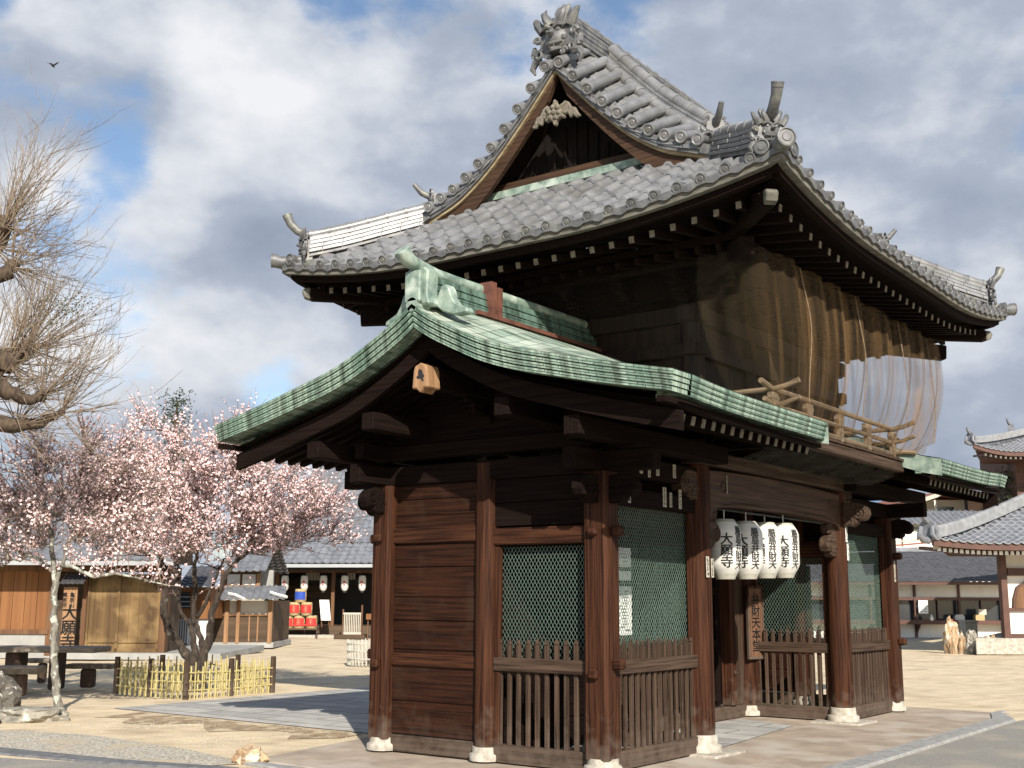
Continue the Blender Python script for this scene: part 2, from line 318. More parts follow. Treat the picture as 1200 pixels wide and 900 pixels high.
def brickmat(name, c1, c2, mortar, bw, rh, ms, rot=0):
    m = mat(name, c1, c2, (2.5, 2.5, 2.5), .9, 0, .2, 9); t = m.node_tree; b = next(n for n in t.nodes if n.type == 'BSDF_PRINCIPLED'); cur = b.inputs['Base Color'].links[0].from_socket
    tcn = t.nodes.new('ShaderNodeTexCoord'); mpn = t.nodes.new('ShaderNodeMapping'); mpn.inputs['Rotation'].default_value[2] = rot; t.links.new(tcn.outputs['Object'], mpn.inputs[0])
    br = t.nodes.new('ShaderNodeTexBrick'); br.inputs['Scale'].default_value = 1; br.inputs['Brick Width'].default_value = bw; br.inputs['Row Height'].default_value = rh; br.inputs['Mortar Size'].default_value = ms
    br.inputs['Color1'].default_value = (1, 1, 1, 1); br.inputs['Color2'].default_value = (.72, .73, .75, 1); br.inputs['Mortar'].default_value = (*mortar, 1); t.links.new(mpn.outputs[0], br.inputs[0])
    mi = t.nodes.new('ShaderNodeMix'); mi.data_type = 'RGBA'; mi.blend_type = 'MULTIPLY'; mi.inputs['Factor'].default_value = 1; t.links.new(cur, mi.inputs['A']); t.links.new(br.outputs[0], mi.inputs['B']); t.links.new(mi.outputs['Result'], b.inputs['Base Color']); return m
M['slabs'] = brickmat('grey_paving_slabs', (.48, .465, .43), (.35, .34, .315), (.32, .3, .26), 1.25, .46, .016, pi/2)
# ground sheet, finely divided near the gate so that it undulates a little
t = M['sand'].node_tree; b = next(n for n in t.nodes if n.type == 'BSDF_PRINCIPLED'); cur = b.inputs['Base Color'].links[0].from_socket
tcn = t.nodes.new('ShaderNodeTexCoord'); vo = t.nodes.new('ShaderNodeTexVoronoi'); vo.inputs['Scale'].default_value = 2.6; vo.inputs['Randomness'].default_value = 1
n5 = t.nodes.new('ShaderNodeTexNoise'); n5.inputs['Scale'].default_value = 55; n5.inputs['Detail'].default_value = 4; t.links.new(tcn.outputs['Object'], vo.inputs['Vector']); t.links.new(tcn.outputs['Object'], n5.inputs['Vector'])
r5 = t.nodes.new('ShaderNodeValToRGB'); e = r5.color_ramp.elements; e[0].position = .36; e[0].color = (.62, .58, .52, 1); e[1].position = .52; e[1].color = (1, 1, 1, 1); t.links.new(n5.outputs[0], r5.inputs[0])
mi = t.nodes.new('ShaderNodeMix'); mi.data_type = 'RGBA'; mi.blend_type = 'MULTIPLY'; mi.inputs['Factor'].default_value = .8; t.links.new(cur, mi.inputs['A']); t.links.new(r5.outputs[0], mi.inputs['B']); t.links.new(mi.outputs['Result'], b.inputs['Base Color'])
bn = t.nodes.new('ShaderNodeBump'); bn.inputs['Strength'].default_value = .7; bn.inputs['Distance'].default_value = .035; old = b.inputs['Normal'].links[0].from_socket; t.links.new(vo.outputs['Distance'], bn.inputs['Height']); t.links.new(old, bn.inputs['Normal']); t.links.new(bn.outputs[0], b.inputs['Normal'])
gb = MB(); xs = [-3000, -300, -60]+[-12+i*.9 for i in range(72)]+[90, 300, 3000]; ys = [-3000, -300, -40]+[-8+i*.9 for i in range(62)]+[80, 300, 3000]
def gz(x, y):
    if -14 < x < 54 and -10 < y < 50 and not (-3.5 < x < 10.5 and -4.5 < y < 10.5): return .018*sin(x*.7+y*.3)+.018*sin(y*.9-x*.2)-.02
    return 0
gb.grid([[(x, y, gz(x, y)) for x in xs] for y in ys]); tag(gb.build('ground', M['sand']), kind='structure')
def slab(name, poly, z0, z1, m):
    mb = MB(); mb.prism(poly, (0, 0, z0), (1, 0, 0), (0, 1, 0), (0, 0, z1-z0)); return tag(bevel(mb.build(name, m), .008), kind='structure')
slab('gate_apron', [(-1.45, -1.42), (8.6, -1.42), (8.9, 2.6), (6.9, 3.35), (1.1, 3.75), (-1.3, 3.3)], -.05, .012, M['apron'])
slab('kerb', [(-1.7, -1.72), (7.6, -1.72), (8.5, -1.32), (8.75, -1.32), (8.75, -1.2), (8.35, -1.2), (7.5, -1.44), (-1.45, -1.44), (-1.45, 3.2), (-1.55, 3.2), (-1.7, 2.0)], -.05, .03, M['kerb'])
sheet('road', [(-14, -9), (14, -9), (9.3, -1.9), (7.6, -1.735), (-1.72, -1.735), (-1.8, 2.6), (-2.75, 5.4), (-5, 9), (-14, 16)], .004, M['asphalt'])
sheet('gravel_strip', [(-1.45, 3.1), (-1.15, 4.6), (-1.05, 6.3), (-1.3, 7.4), (-1.9, 9), (-4.6, 9.4), (-2.45, 5.6), (-1.85, 3.3)], .008, M['gravel'])
slab('drain_cover', [(-1.78, 2.9), (-2.12, 4.14), (-2.36, 6.01), (-4, 9), (-4.25, 8.9), (-2.65, 5.75), (-2.35, 4.1), (-1.95, 2.85)], -.02, .022, M['drain'])
M['dirt'] = mat('damp_brown_dirt', (.44, .34, .22), (.19, .135, .085), (5, 5, 5), .95, 0, .9, 10, .3, .7, stain=(2.5, (.52, .43, .30), .5, .62), bdist=.02, spec=.15)
dr_ = [(1.02+.0*i, 4.0+.42*i) for i in range(11)]; dl_ = [(.15+.35*sin(i*1.9)+.12*i*.3, 8.1-.42*i) for i in range(11)]
sheet('dirt_patch', dr_+dl_, .006, M['dirt'])
sheet('paved_path', [(1.1, 3.75), (6.8, 3.4), (6.8, 9.0), (1.1, 9.0)], .010, M['slabs'])
sheet('threshold_paving', [(2.25, .0), (5.05, .33), (5.4, 1.25), (2.3, 1.25)], .020, M['slabs'])
# hill far behind on the right
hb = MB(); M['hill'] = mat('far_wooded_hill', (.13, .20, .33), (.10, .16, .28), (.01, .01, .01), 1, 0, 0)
rows = []
for k, (f, g) in enumerate([(0, 1.0), (.25, 1.0), (.5, .85), (.8, .5), (1, 0)]):
    r = []
    for i in range(41):
        u = 900+i*16; h = 33+10*sin(i*.35)+6*sin(i*.9+1)+2*sin(i*2.3); p = V(u, 700, 560+120*(1-f)*0+g*0+90*f); r.append((p.x, p.y, 0 if k == 4 else h*(1-f*.6) if k else -2))
    rows.append(r)
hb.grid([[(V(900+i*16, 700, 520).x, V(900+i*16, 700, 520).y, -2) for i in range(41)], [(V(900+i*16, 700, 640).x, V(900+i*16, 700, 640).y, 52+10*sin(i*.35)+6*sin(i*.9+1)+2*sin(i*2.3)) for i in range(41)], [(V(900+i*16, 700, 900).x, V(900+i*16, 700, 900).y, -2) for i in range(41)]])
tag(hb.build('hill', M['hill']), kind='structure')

M['gable_shade'] = mat('shade_black_timber', (.012, .009, .008), (.006, .005, .004), (20, 20, 3), .9, spec=.1)  # near-black timber: the shade of the gable recess is put into its colour
M['pale_grey'] = mat('weathered_end_paint', (.20, .175, .135), (.10, .085, .065), (30, 30, 30), .9, 0, .2)
# ================================================================== THE GATE
gate = empty('temple_gate'); tag(gate, 'two storey dark timber gate with grey tiled roof above green copper side roofs', 'temple gate')
A, B, D = 1.93, 3.96, 1.36
X1, X2, X3 = A, A+B, 2*A+B       # 1.93 5.89 7.82
XC, YC = X3/2, D                  # 3.91 1.36
HX, HY = 3.86, 3.30
def plinth(x, y, r, square, parent):
    m = MB()
    if square: m.box((x-r*2.3, y-r*2.3, .006), (x+r*2.3, y+r*2.3, .035))
    m.lathe((x, y, .03), [(r*1.36, 0), (r*1.38, .05), (r*1.30, .065), (r*1.14, .07), (r*1.10, .13)] if not square else [(r*1.40, 0), (r*1.42, .06), (r*1.34, .075), (r*1.18, .08), (r*1.13, .165), (r*1.08, .175)], 24)
    return bevel(m.build('plinth', M['stone'], parent), .006)
def post(x, y, r, z1, mt, square=False, slab_=False, sq=.24):
    m = MB()
    if square:
        c = .03; h = sq/2
        m.prism([(-h+c, -h), (h-c, -h), (h, -h+c), (h, h-c), (h-c, h), (-h+c, h), (-h, h-c), (-h, -h+c)], (x, y, .15), (1, 0, 0), (0, 1, 0), (0, 0, z1-.15)); 
    else: m.lathe((x, y, .155), [(r*.93, 0), (r, .12), (r, z1*.6), (r*.97, z1-.155)], 24)
    o = m.build('post', mt, gate)
    plinth(x, y, r if not square else sq*.5, slab_, o); return o
WT, MT = 2.78, 3.30      # tops of wing posts, main posts
for (x, y) in ((0, 0), (0, 2*D), (X3, 0), (X3, 2*D)): post(x, y, .13, WT, M['red_z'], True, False, .26)
for (x, y) in ((0, D), (X3, D)): post(x, y, .12, 2.95, M['red_z'])
for (x, y) in ((X1, 0), (X2, 0), (X1, 2*D), (X2, 2*D)): post(x, y, .145, MT, M['red_z'], False, True)
for (x, y) in ((X1, D), (X2, D)): post(x, y, .15, MT, M['red_z'], False, False)

def fence_panel(p, q, ztop_net, name='fence_panel', net=True, nose=True):
    """bottom board, pickets, rail, picket tops, wire net above; from p to q (xy)"""
    p, q = Vector((*p, 0)), Vector((*q, 0)); d = (q-p).normalized(); n = Vector((-d.y, d.x, 0)); Ln = (q-p).length
    ax = 'x' if abs(d.x) > .5 else 'y'
    fp = empty(name); fp.parent = gate
    m = MB(); m.bar(p+Vector((0, 0, .11)), q+Vector((0, 0, .11)), .085, .17); bevel(m.build('bottom_board', M['grey_'+ax], fp))
    m = MB(); m.bar(p+Vector((0, 0, .955)), q+Vector((0, 0, .955)), .10, .13); bevel(m.build('rail', M['grey_'+ax], fp))
    m = MB(); k = int(Ln/.106); 
    for i in range(k):
        s = (i+.5)*Ln/k; c = p+d*s; w2 = .026; jit = R.uniform(-.004, .004)
        a = c-d*w2; b = c+d*w2; z1 = 1.20+R.uniform(-.012, .012)
        m.bar(c+Vector((0, 0, .19))+n*jit, c+Vector((0, 0, .895))+n*jit, .046, .03, up=tuple(n))
        m.bar(c+Vector((0, 0, 1.015))+n*jit, c+Vector((0, 0, z1-.05))+n*jit, .048, .036, up=tuple(n))
        m.bar(c+Vector((0, 0, z1-.045))+n*jit, c+Vector((0, 0, z1))+n*jit, .05, .04, up=tuple(n), taper=.45)
    bevel(m.build('pickets', M['grey_z'], fp), .004)
    if net:
        z0, z1 = 1.02, ztop_net; m = MB(); off = n*.055; rr = .0016; pitch = .043; sl = 1.62
        def clipline(s0, sgn):
            s, z = s0, z0; e = s0+sgn*(z1-z0)/sl; zz = z1
            if e > Ln: zz = z0+(Ln-s0)*sl; e = Ln
            if e < 0: zz = z0+s0*sl; e = 0
            return e, zz
        H = (z1-z0)/sl; s = -H
        while s < Ln:
            a, za = s, z0
            if a < 0: za = z0+(-a)*sl; a = 0
            e = s+H; ze = z1
            if e > Ln: ze = z0+(Ln-s)*sl; e = Ln
            if e > a+.01:
                for mir in (0, 1):
                    A_ = (Ln-a) if mir else a; E_ = (Ln-e) if mir else e; o_ = off*(1.04 if mir else 1)
                    m.bar(p+d*A_+o_+Vector((0, 0, za)), p+d*E_+o_+Vector((0, 0, ze)), rr*2, rr*2, up=tuple(n))
            s += pitch
        m.build('wire_net', M['wire'], fp)
        for s in (.03, Ln-.03): m = MB(); m.bar(p+d*s+Vector((0, 0, .19)), p+d*s+Vector((0, 0, ztop_net)), .06, .06, up=tuple(n)); bevel(m.build('stile', M['red_z'], fp))
    return fp
r0 = .12
fence_panel((r0, 0), (A-.14, 0), 2.50)            # front of the near booth
fence_panel((0, D-.12), (0, r0), 2.10)                   # side of the near booth
fence_panel((X2+.14, 0), (X3-r0, 0), 2.50)
fence_panel((X3, r0), (X3, D-.12), 2.10)
fence_panel((X1, .14), (X1, D-.14), 2.15)
fence_panel((X2, D-.14), (X2, .14), 2.15)
# boarded walls
def boards(p, q, z0, z1, hs, mt, name='board_wall'):
    p, q = Vector((*p, 0)), Vector((*q, 0)); m = MB(); z = z0; k = 0
    while z < z1-.01:
        h = min(hs[k % len(hs)], z1-z); k += 1
        m.bar(p+Vector((0, 0, z+h/2)), q+Vector((0, 0, z+h/2)), .045+.012*(k % 3)*.5, h-.008); z += h
    m.bar(p+Vector((0, 0, (z0+z1)/2)), q+Vector((0, 0, (z0+z1)/2)), .025, z1-z0-.02)
    return bevel(m.build(name, mt, gate), .005)
boards((0, D+.11), (0, 2*D-.12), .20, 2.78, (.34, .36, .16, .30, .24, .31, .24, .30, .17), M['board'])
boards((X3, D+.11), (X3, 2*D-.12), .20, 2.78, (.34, .36, .16, .30, .24, .31, .24, .30, .17), M['board'])
boards((.13, 2*D), (A-.14, 2*D), .20, 2.6, (.3,), M['red_x']); boards((X2+.14, 2*D), (X3-.13, 2*D), .2, 2.6, (.3,), M['red_x'])
boards((.12, D), (A-.14, D), .03, 3.0, (.3,), M['dark_x'], 'partition_wall')
m = MB(); m.bar((X1, D+.15, 1.2), (X1, 2*D-.14, 1.2), .05, 2.1); m.bar((X2, D+.15, 1.2), (X2, 2*D-.14, 1.2), .05, 2.1); m.build('passage_wall', M['red_y'], gate)
def beam(p, q, w_, h_, mt, name='beam', bv=.012):
    m = MB(); m.bar(p, q, w_, h_); return bevel(m.build(name, mt, gate), bv)
for x in (0, X3):
    s = -1 if x == 0 else 1
    beam((x, D+.12, .11), (x, 2*D-.12, .11), .09, .17, M['grey_y'], 'sill_beam')
    beam((x+s*.012, D+.10, .955), (x+s*.012, 2*D-.12, .955), .085, .13, M['red_y'], 'rail_beam')
    beam((x+s*.012, D+.10, 2.24), (x+s*.012, 2*D-.12, 2.24), .10, .16, M['red_y'], 'lintel_beam')
    beam((x+s*.0, D-.10, 2.20), (x+s*.0, .12, 2.20), .10, .17, M['red_y'], 'lintel_beam')
    boards((x, D-.11), (x, .12), 2.30, 2.78, (.24, .24), M['dark_y'])
    beam((x, -.62, 2.88), (x, 2*D+.62, 2.88), .16, .20, M['dark_y'], 'tie_beam')
    beam((x, -.3, 3.13), (x, 2*D+.3, 3.13), .14, .16, M['dark_y'], 'tie_beam')
    m = MB(); m.prism([(-1.3, 3.22), (2*D-D+1.3, 3.22)] if 0 else [(-.9, 3.2), (2*D+.9, 3.2), (2*D+.2, 3.62), (D, 4.02), (-.2, 3.62)], (x-.02, 0, 0), (0, 1, 0), (0, 0, 1), (.04, 0, 0)); m.build('gable_wall', M['dark_y'], gate)
    # projecting tenons at the posts
    for y in (0, 2*D):
        for z in (1.0, 2.22):
            sy = -1 if y == 0 else 1
            m = MB(); m.bar((x, y+sy*.13, z), (x, y+sy*.24, z), .10, .10); bevel(m.build('tenon_end', M['red_y'], gate), .02); m = MB(); m.bar((x+s*.13, y, z-.09 if z < 2 else z), (x+s*.19, y, z-.09 if z < 2 else z), .10, .09); bevel(m.build('tenon_end', M['red_y'], gate), .02)
# front / back long beams of the wings
for y in (0, 2*D):
    for (a, b) in ((.12, A-.13), (X2+.14, X3-.12)):
        beam((a, y, 2.58), (b, y, 2.58), .12, .17, M['dark_x'], 'lintel_beam')
    beam((-.55, y, 2.88+.003), (A+.1, y, 2.88), .155, .20, M['dark_x'], 'tie_beam'); beam((X2-.1, y, 2.88), (X3+.55, y, 2.883), .155, .20, M['dark_x'], 'tie_beam')
    for (a, b) in ((-.5, A-.1), (X2+.1, X3+.5)): beam((a, y, 3.13), (b, y, 3.13), .13, .16, M['dark_x'], 'tie_beam')
# wave-carved nosings
def nosing(o, d, mt=None, sc_=1, name='carved_nosing'):
    """scrolled beam end: profile in the plane of d and z"""
    o, d = Vector(o), Vector(d).normalized(); n = Vector((-d.y, d.x, 0)); pr = []
    prof = [(0, .13), (.10, .15), (.2, .145), (.28, .11), (.335, .05), (.34, -.02), (.30, -.08), (.24, -.10), (.20, -.07), (.19, -.12), (.13, -.17), (.07, -.15), (0, -.16)]
    e = empty(name); e.parent = gate
    m = MB(); m.prism([(a*sc_, b*sc_) for a, b in prof], o-n*.07*sc_, d, (0, 0, 1), n*.14*sc_); bevel(m.build('nosing_block', mt or M['grey_x'], e), .02, 2)
    m = MB()
    for sg in (-1, 1):
        pts = [o+d*(.235*sc_+cos(t)*r_*sc_)+Vector((0, 0, .015*sc_+sin(t)*r_*sc_))+n*sg*.072*sc_ for t, r_ in [(-2.5+i*.45, .085*(1-i/26)) for i in range(24)]]
        m.tube(pts, .011*sc_, 5)
        pts = [o+d*(a*sc_)+Vector((0, 0, b*sc_))+n*sg*.072*sc_ for a, b in [(.0, -.05), (.05, -.02), (.1, -.04), (.14, -.09), (.13, -.13)]]; m.tube(pts, .01*sc_, 5)
    m.build('scroll_carving', mt or M['grey_x'], e); return e
for x, y, dd in ((0, -.12, (0, -1, 0)), (-.12, 0, (-1, 0, 0)), (0, 2*D+.12, (0, 1, 0)), (-.12, 2*D, (-1, 0, 0)), (X3, -.12, (0, -1, 0)), (X3+.12, 0, (1, 0, 0))):
    nosing((x, y, 2.62), dd, M['dark_x'] if y > -.05 and y < 1 or x > 1 else M['dark_y'], .9)
for x, dd, z in ((X2+.13, (1, 0, 0), 2.80), (X2+.13, (1, 0, 0), 3.06), (X1-.13, (-1, 0, 0), 2.80), (X2, (0, -1, 0), 2.72)):
    nosing((x, -.02 if dd[0] else -.13, z), dd, M['grey_x'], 1.05)
nosing((X2-.12, 0, 2.30), (-1, 0, 0), M['grey_x'], .95); nosing((X2-.12, 0, 2.52), (-1, 0, 0), M['grey_x'], .8)
nosing((X1+.12, 0, 2.30), (1, 0, 0), M['grey_x'], .95); nosing((X1+.12, 0, 2.52), (1, 0, 0), M['grey_x'], .8)
# brackets : bearing block with arms
def bracket(x, y, z, s=1, mt=None):
    m = MB()
    m.prism([(-.10, 0), (.10, 0), (.17, .08), (.17, .17), (-.17, .17), (-.17, .08)], (x-.0, y-.15*s, z), (s, 0, 0), (0, 0, s), (0, .3*s, 0))
    for k, (ln, zz) in enumerate(((.48, .17), (.72, .36))):
        for d in ((1, 0), (0, 1)):
            c = Vector((x, y, z+(zz+.055)*s)); v = Vector((d[0], d[1], 0))*ln*s
            m.bar(c-v, c+v, .11*s, .11*s)
            for t in (-1, -.0, 1):
                b = c+v*t*.92; m.box((b.x-.09*s, b.y-.09*s, b.z+.056*s), (b.x+.09*s, b.y+.09*s, b.z+.135*s))
    return bevel(m.build('bracket_cluster', mt or M['dark_x'], gate), .012)
for x, y in ((0, 0), (0, 2*D), (X3, 0), (X3, 2*D), (0, D), (X3, D)): bracket(x, y, 3.21 if y != D else 3.35, .55)

# centre bay : rainbow beam, upper beams, doors
m = MB()
prof = []
for i in range(25):
    t = i/24; x = X1+.1+(B-.2)*t; sag = .10*(4*t*(1-t))**.45; prof.append((x, 2.53+sag if .02 < t < .98 else 2.50))
top = [(X1+.1+(B-.2)*(1-i/12), 2.98+.035*4*(i/12)*(1-i/12)) for i in range(13)]
m.prism(prof+top, (0, -.12, 0), (1, 0, 0), (0, 0, 1), (0, .22, 0)); bevel(m.build('rainbow_beam', wood('rainbow_beam_wood', (.085, .047, .030), (.033, .018, .012), 'x'), gate), .015, 2)
m = MB(); m.tube([(x, -.122, z+.028) for x, z in prof[2:-2]], .010, 5); m.tube([(x, -.122, z+.05) for x, z in prof[3:-3]], .005, 4)
for cx, sg in ((X2-.45, -1), (X1+.45, 1)):
    m.tube([(cx-sg*(.1-.012*i)*cos(.5*i)*.9, -.123, 2.80+(.1-.006*i)*sin(.5*i)) for i in range(13)], .008, 5)
m.build('carved_beam_line', M['pale_wood'] if 0 else M['grey_x'], gate)
beam((X1-.2, -.05, 3.10), (X2+.25, -.05, 3.10), .26, .15, M['grey_x'], 'upper_beam')
beam((X1-.2, 2*D, 3.10), (X2+.25, 2*D, 3.10), .26, .15, M['grey_x'], 'upper_beam'); beam((X1, 2*D, 2.75), (X2, 2*D, 2.75), .2, .4, M['red_x'], 'lintel_beam')
for x in (X1, X2):
    beam((x, 0, 3.0), (x, 2*D, 3.0), .16, .3, M['dark_y'], 'cross_beam'); beam((x, .1, 2.27), (x, D-.1, 2.27), .10, .2, M['red_y'], 'cross_beam')
for x in (X1+1.3, X1+2.65): 
    m = MB(); m.box((x-.07, -.1, 3.18), (x+.07, 0, 3.33)); m.build('strut_block', M['dark_x'], gate)
for x in (X1, X1+B/3, X1+2*B/3, X2): bracket(x, -.02, 3.17, .42, M['dark_y'])
m = MB(); m.box((X1-.1, -.9, 3.325), (X2+.1, 2*D+.9, 3.35)); m.build('ceiling_boards', M['dark_y'], gate)
beam((X1, D, 2.52), (X2, D, 2.52), .18, .34, M['red_x'], 'lintel_beam'); boards((X1+.1, D), (X2-.1, D), 2.7, 3.3, (.3,), M['dark_x'])
beam((X1+.14, D, .10), (X2-.14, D, .10), .12, .17, M['grey_x'], 'sill_beam')
for sg, x in ((1, X1+.14), (-1, X2-.14)):
    m = MB()
    for k in range(3): a = x+sg*(.0+.11*k); m.box((min(a, a+sg*.105), D-.03, .19), (max(a, a+sg*.105), D+.03, 2.36))
    m.build('side_panel', M['grey_z'], gate)
    m = MB(); xx = x+sg*.42; m.box((xx-.075, D-.09, .19), (xx+.075, D+.07, 2.36)); jp = bevel(m.build('door_jamb', M['red_z'], gate), .01)
    m = MB(); m.lathe((xx, D-.09, .62), [(.035, 0), (.035, .02), (.015, .035)], 12, (0, -1, 0)); m.build('boss', M['grey_z'], jp)
dr = empty('double_door'); dr.parent = gate
for k in range(2):
    a = X1+.64+k*((B-1.28)/2); b = a+(B-1.28)/2-.01; m = MB(); m.box((a, D+.10, .19), (b, D+.15, 2.36))
    for zz in (.3, 1.0, 1.7, 2.25): m.box((a+.02, D+.06, zz-.05), (b-.02, D+.103, zz+.05))
    for xx in (a+.06, b-.06, (a+b)/2): m.box((xx-.05, D+.064, .2), (xx+.05, D+.102, 2.34))
    m.build('door_leaf', M['dark_z'], dr)
# votive slips pasted on the timbers (a paper slip with a column of brush marks)
def slip(o, ex, w_, h_, mt=None):
    o, ex = Vector(o), Vector(ex).normalized(); n = ex.cross(Vector((0, 0, 1)))
    e = MB(); e.prism([(-w_/2, -h_/2), (w_/2, -h_/2), (w_/2, h_/2), (-w_/2, h_/2)], o, ex, (0, 0, 1), n*.003)
    s = e.build('votive_slip', mt or M['slip'], gate); k = MB(); k.keep = True
    for i in range(4):
        z = h_*(.34-.22*i)
        for j in range(4):
            a = R.uniform(-.32, .1)*w_; b = a+R.uniform(.15, .4)*w_; q = z+R.uniform(-.09, .09)*h_; t = .012*h_+.002
            if j == 3: k.add([o+ex*(a)+n*.005+Vector((0, 0, z-.09*h_)), o+ex*(a+.09*w_)+n*.005+Vector((0, 0, z-.09*h_)), o+ex*(a+.09*w_)+n*.005+Vector((0, 0, z+.09*h_)), o+ex*a+n*.005+Vector((0, 0, z+.09*h_))], [(0, 1, 2, 3)])
            else: k.add([o+ex*a+n*.005+Vector((0, 0, q-t)), o+ex*b+n*.005+Vector((0, 0, q-t)), o+ex*b+n*.005+Vector((0, 0, q+t)), o+ex*a+n*.005+Vector((0, 0, q+t))], [(0, 1, 2, 3)])
    k.build('brush_marks', M['ink'], s)
for x, z, w_, h_ in ((.30, 2.62, .055, .2), (.42, 2.60, .05, .17), (.62, 2.9, .06, .16), (.78, 2.88, .05, .17), (.95, 2.9, .06, .15), (1.12, 2.62, .07, .2), (1.3, 2.90, .06, .14), (1.45, 2.62, .06, .2), (.5, 3.12, .05, .12), (1.0, 3.12, .09, .12), (1.25, 2.6, .05, .15)):
    y = -.083 if 2.8 < z < 3.0 else (-.072 if z > 3 else -.063); slip((x, y, z), (1, 0, 0), w_, h_)
slip((X1-.06, -.148, 1.93), (1, 0, 0), .07, .22); slip((X1+.04, -.152, 1.92), (1, 0, 0), .06, .2)
slip((X2+.0, -.153, 2.46), (1, 0, 0), .065, .22, M['white']); slip((X2+.03, -.153, 2.22), (1, 0, 0), .065, .22, M['white'])
slip((X3-.03, -.134, 2.0), (1, 0, 0), .06, .3); slip((X1+.5, -.124, 2.85), (1, 0, 0), .02, .2)
for x in (X1+2.5, X1+2.8, X1+3.05): slip((x, D-.094, 2.52), (1, 0, 0), .1, .24)

# ---- copper wing roofs
GT = [(-.3, 4.60), (0, 4.36), (.2, 4.225), (.45, 4.09), (.8, 3.915), (1.15, 3.785), (1.57, 3.67), (2.1, 3.53), (2.84, 3.36), (3.3, 3.27)]
def Gz(o):
    for i in range(1, len(GT)-2):
        if o <= GT[i+1][0] or i == len(GT)-3:
            p0, p1, p2, p3 = GT[i-1], GT[i], GT[i+1], GT[i+2]; d = p2[0]-p1[0]; f = (o-p1[0])/d
            m1 = (p2[1]-p0[1])/(p2[0]-p0[0])*d; m2 = (p3[1]-p1[1])/(p3[0]-p1[0])*d
            return (2*f**3-3*f*f+1)*p1[1]+(f**3-2*f*f+f)*m1+(-2*f**3+3*f*f)*p2[1]+(f**3-f*f)*m2
OV = 2.84
def wing(x_out, x_in, sg):
    root = empty('copper_roof'); root.parent = gate
    n = 26
    def fl(x): return .05*exp(-max(0, abs(x-x_out)-.34)/.6)
    LT = [(0, .10), (.3, .16), (.7, .20), (1.2, .17), (2.0, .07), (2.6, 0), (3.5, 0)]
    def swell(x, o):
        for (a, b), (c, d_) in zip(LT, LT[1:]):
            if o <= c: v_ = b+(d_-b)*(o-a)/(c-a); break
        f = max(0, min(1, (abs(x-x_out)-.04)/.85)); return v_*(3*f*f-2*f**3)
    for side in (-1, 1):
        rows = []
        xs_ = [x_out+(x_in-x_out)*(i/24)**1.3 for i in range(25)]
        for j in range(n+1):
            o = OV*j/n; rows.append([(x, YC+side*o, Gz(o)+fl(x)*(j/n)+.026+swell(x, o)) for x in xs_])
        m = MB(); m.grid(rows, True, lambda i, j: (j*.22, i*.115)); m.build('roof_sheet', M['copper'], root)
        # edge band, four stepped courses
        m = MB()
        for k in range(4):
            z1 = .02-.044*k; ins = .012*k; h = .042
            path = [(x, YC+side*(OV-ins), Gz(OV)+fl(x)+z1) for x in [x_out+sg*.3]+[q for q in xs_ if abs(q-x_out) > .35]]
            m.sweep(path, [(-.0, 0), (-.3, 0), (-.3, -h), (0, -h)] if (side*(x_in-x_out) < 0) else [(0, 0), (.3, 0), (.3, -h), (0, -h)])
        m.build('eave_edge', M['copper_edge'], root)
        m = MB()
        for k in range(4):
            z1 = .02-.044*k; ins = .012*k; h = .042
            path = [(x_out+sg*ins, YC+side*(OV-(ins if j == n else 0))*j/n, Gz(OV*j/n)+.05*(j/n)+z1*(1+.35*(1-j/n))) for j in range(n+1)]
            m.sweep(path, [(0, 0), (.32*sg, 0), (.32*sg, -h), (0, -h)], nrm=(1, 0, 0))
        m.build('verge_edge', M['copper_edge'], root)
        # soffit, bargeboard
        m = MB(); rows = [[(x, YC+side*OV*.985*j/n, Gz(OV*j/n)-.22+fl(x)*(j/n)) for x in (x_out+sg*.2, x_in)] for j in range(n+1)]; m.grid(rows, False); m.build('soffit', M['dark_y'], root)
        m = MB(); pth = [(x_out+sg*.26, YC+side*OV*.97*j/n, Gz(OV*j/n)-.225) for j in range(n+1)]
        m.sweep(pth, [(0, 0), (.06*sg, 0), (.06*sg, -.17), (0, -.17)], nrm=(1, 0, 0)); m.build('bargeboard', M['dark_y'], root)
        m = MB(); m.sweep([(x, YC+side*(OV-.12), Gz(OV)+fl(x)-.185) for x in xs_], [(-.04, 0), (.04, 0), (.04, -.05), (-.04, -.05)]); m.build('eave_board', M['dark_x'], root)
        m = MB(); m.sweep([(x_in-sg*.005, YC+side*OV*j/n, Gz(OV*j/n)+swell(x_in, OV*j/n)) for j in range(n+1)], [(-.012, .015), (.012, .015), (.012, -.20), (-.012, -.20)], nrm=(1, 0, 0)); m.build('end_flashing', M['copper_plain'], root)
        # purlins
        for o, h in ((.0, .2), (.85, .18), (1.63, .18)):
            if o == 0 and side == 1: continue
            m = MB(); z = Gz(o)-.62+(.0 if o else .06)*0-(.06 if o == 0 else 0); zc = Gz(o)-.54 if o else Gz(0)-.66
            m.bar((x_out+sg*.32, YC+side*o, zc), (x_in, YC+side*o, zc), .17, h); bevel(m.build('purlin', M['dark_x'], root), .01)
        k = 0; x = x_out+sg*.35; far_raft = MB(); 
        while (x-x_in)*sg < -.05:
            m = MB(); a = Vector((x, YC+side*.2, Gz(.2)-.30)); b = Vector((x, YC+side*(OV-.22), Gz(OV-.22)-.30)); mid = Vector((x, YC+side*1.4, Gz(1.4)-.30))
            m.bar(a, mid, .065, .085); m.bar(mid, b, .065, .085)
            if side == -1: e_ = b+(b-mid).normalized()*.001; m.cur = 1; m.bar(e_, e_+(b-mid).normalized()*.008, .06, .08)

            if sg == -1 and side == 1: far_raft.add(m.v, m.f)
            else: m.build('rafter', [M['dark_y'], M['pale_grey']], root)
            x += sg*.19; k += 1
        if far_raft.v: tag(far_raft.build('rafters', M['dark_y'], root), kind='stuff')
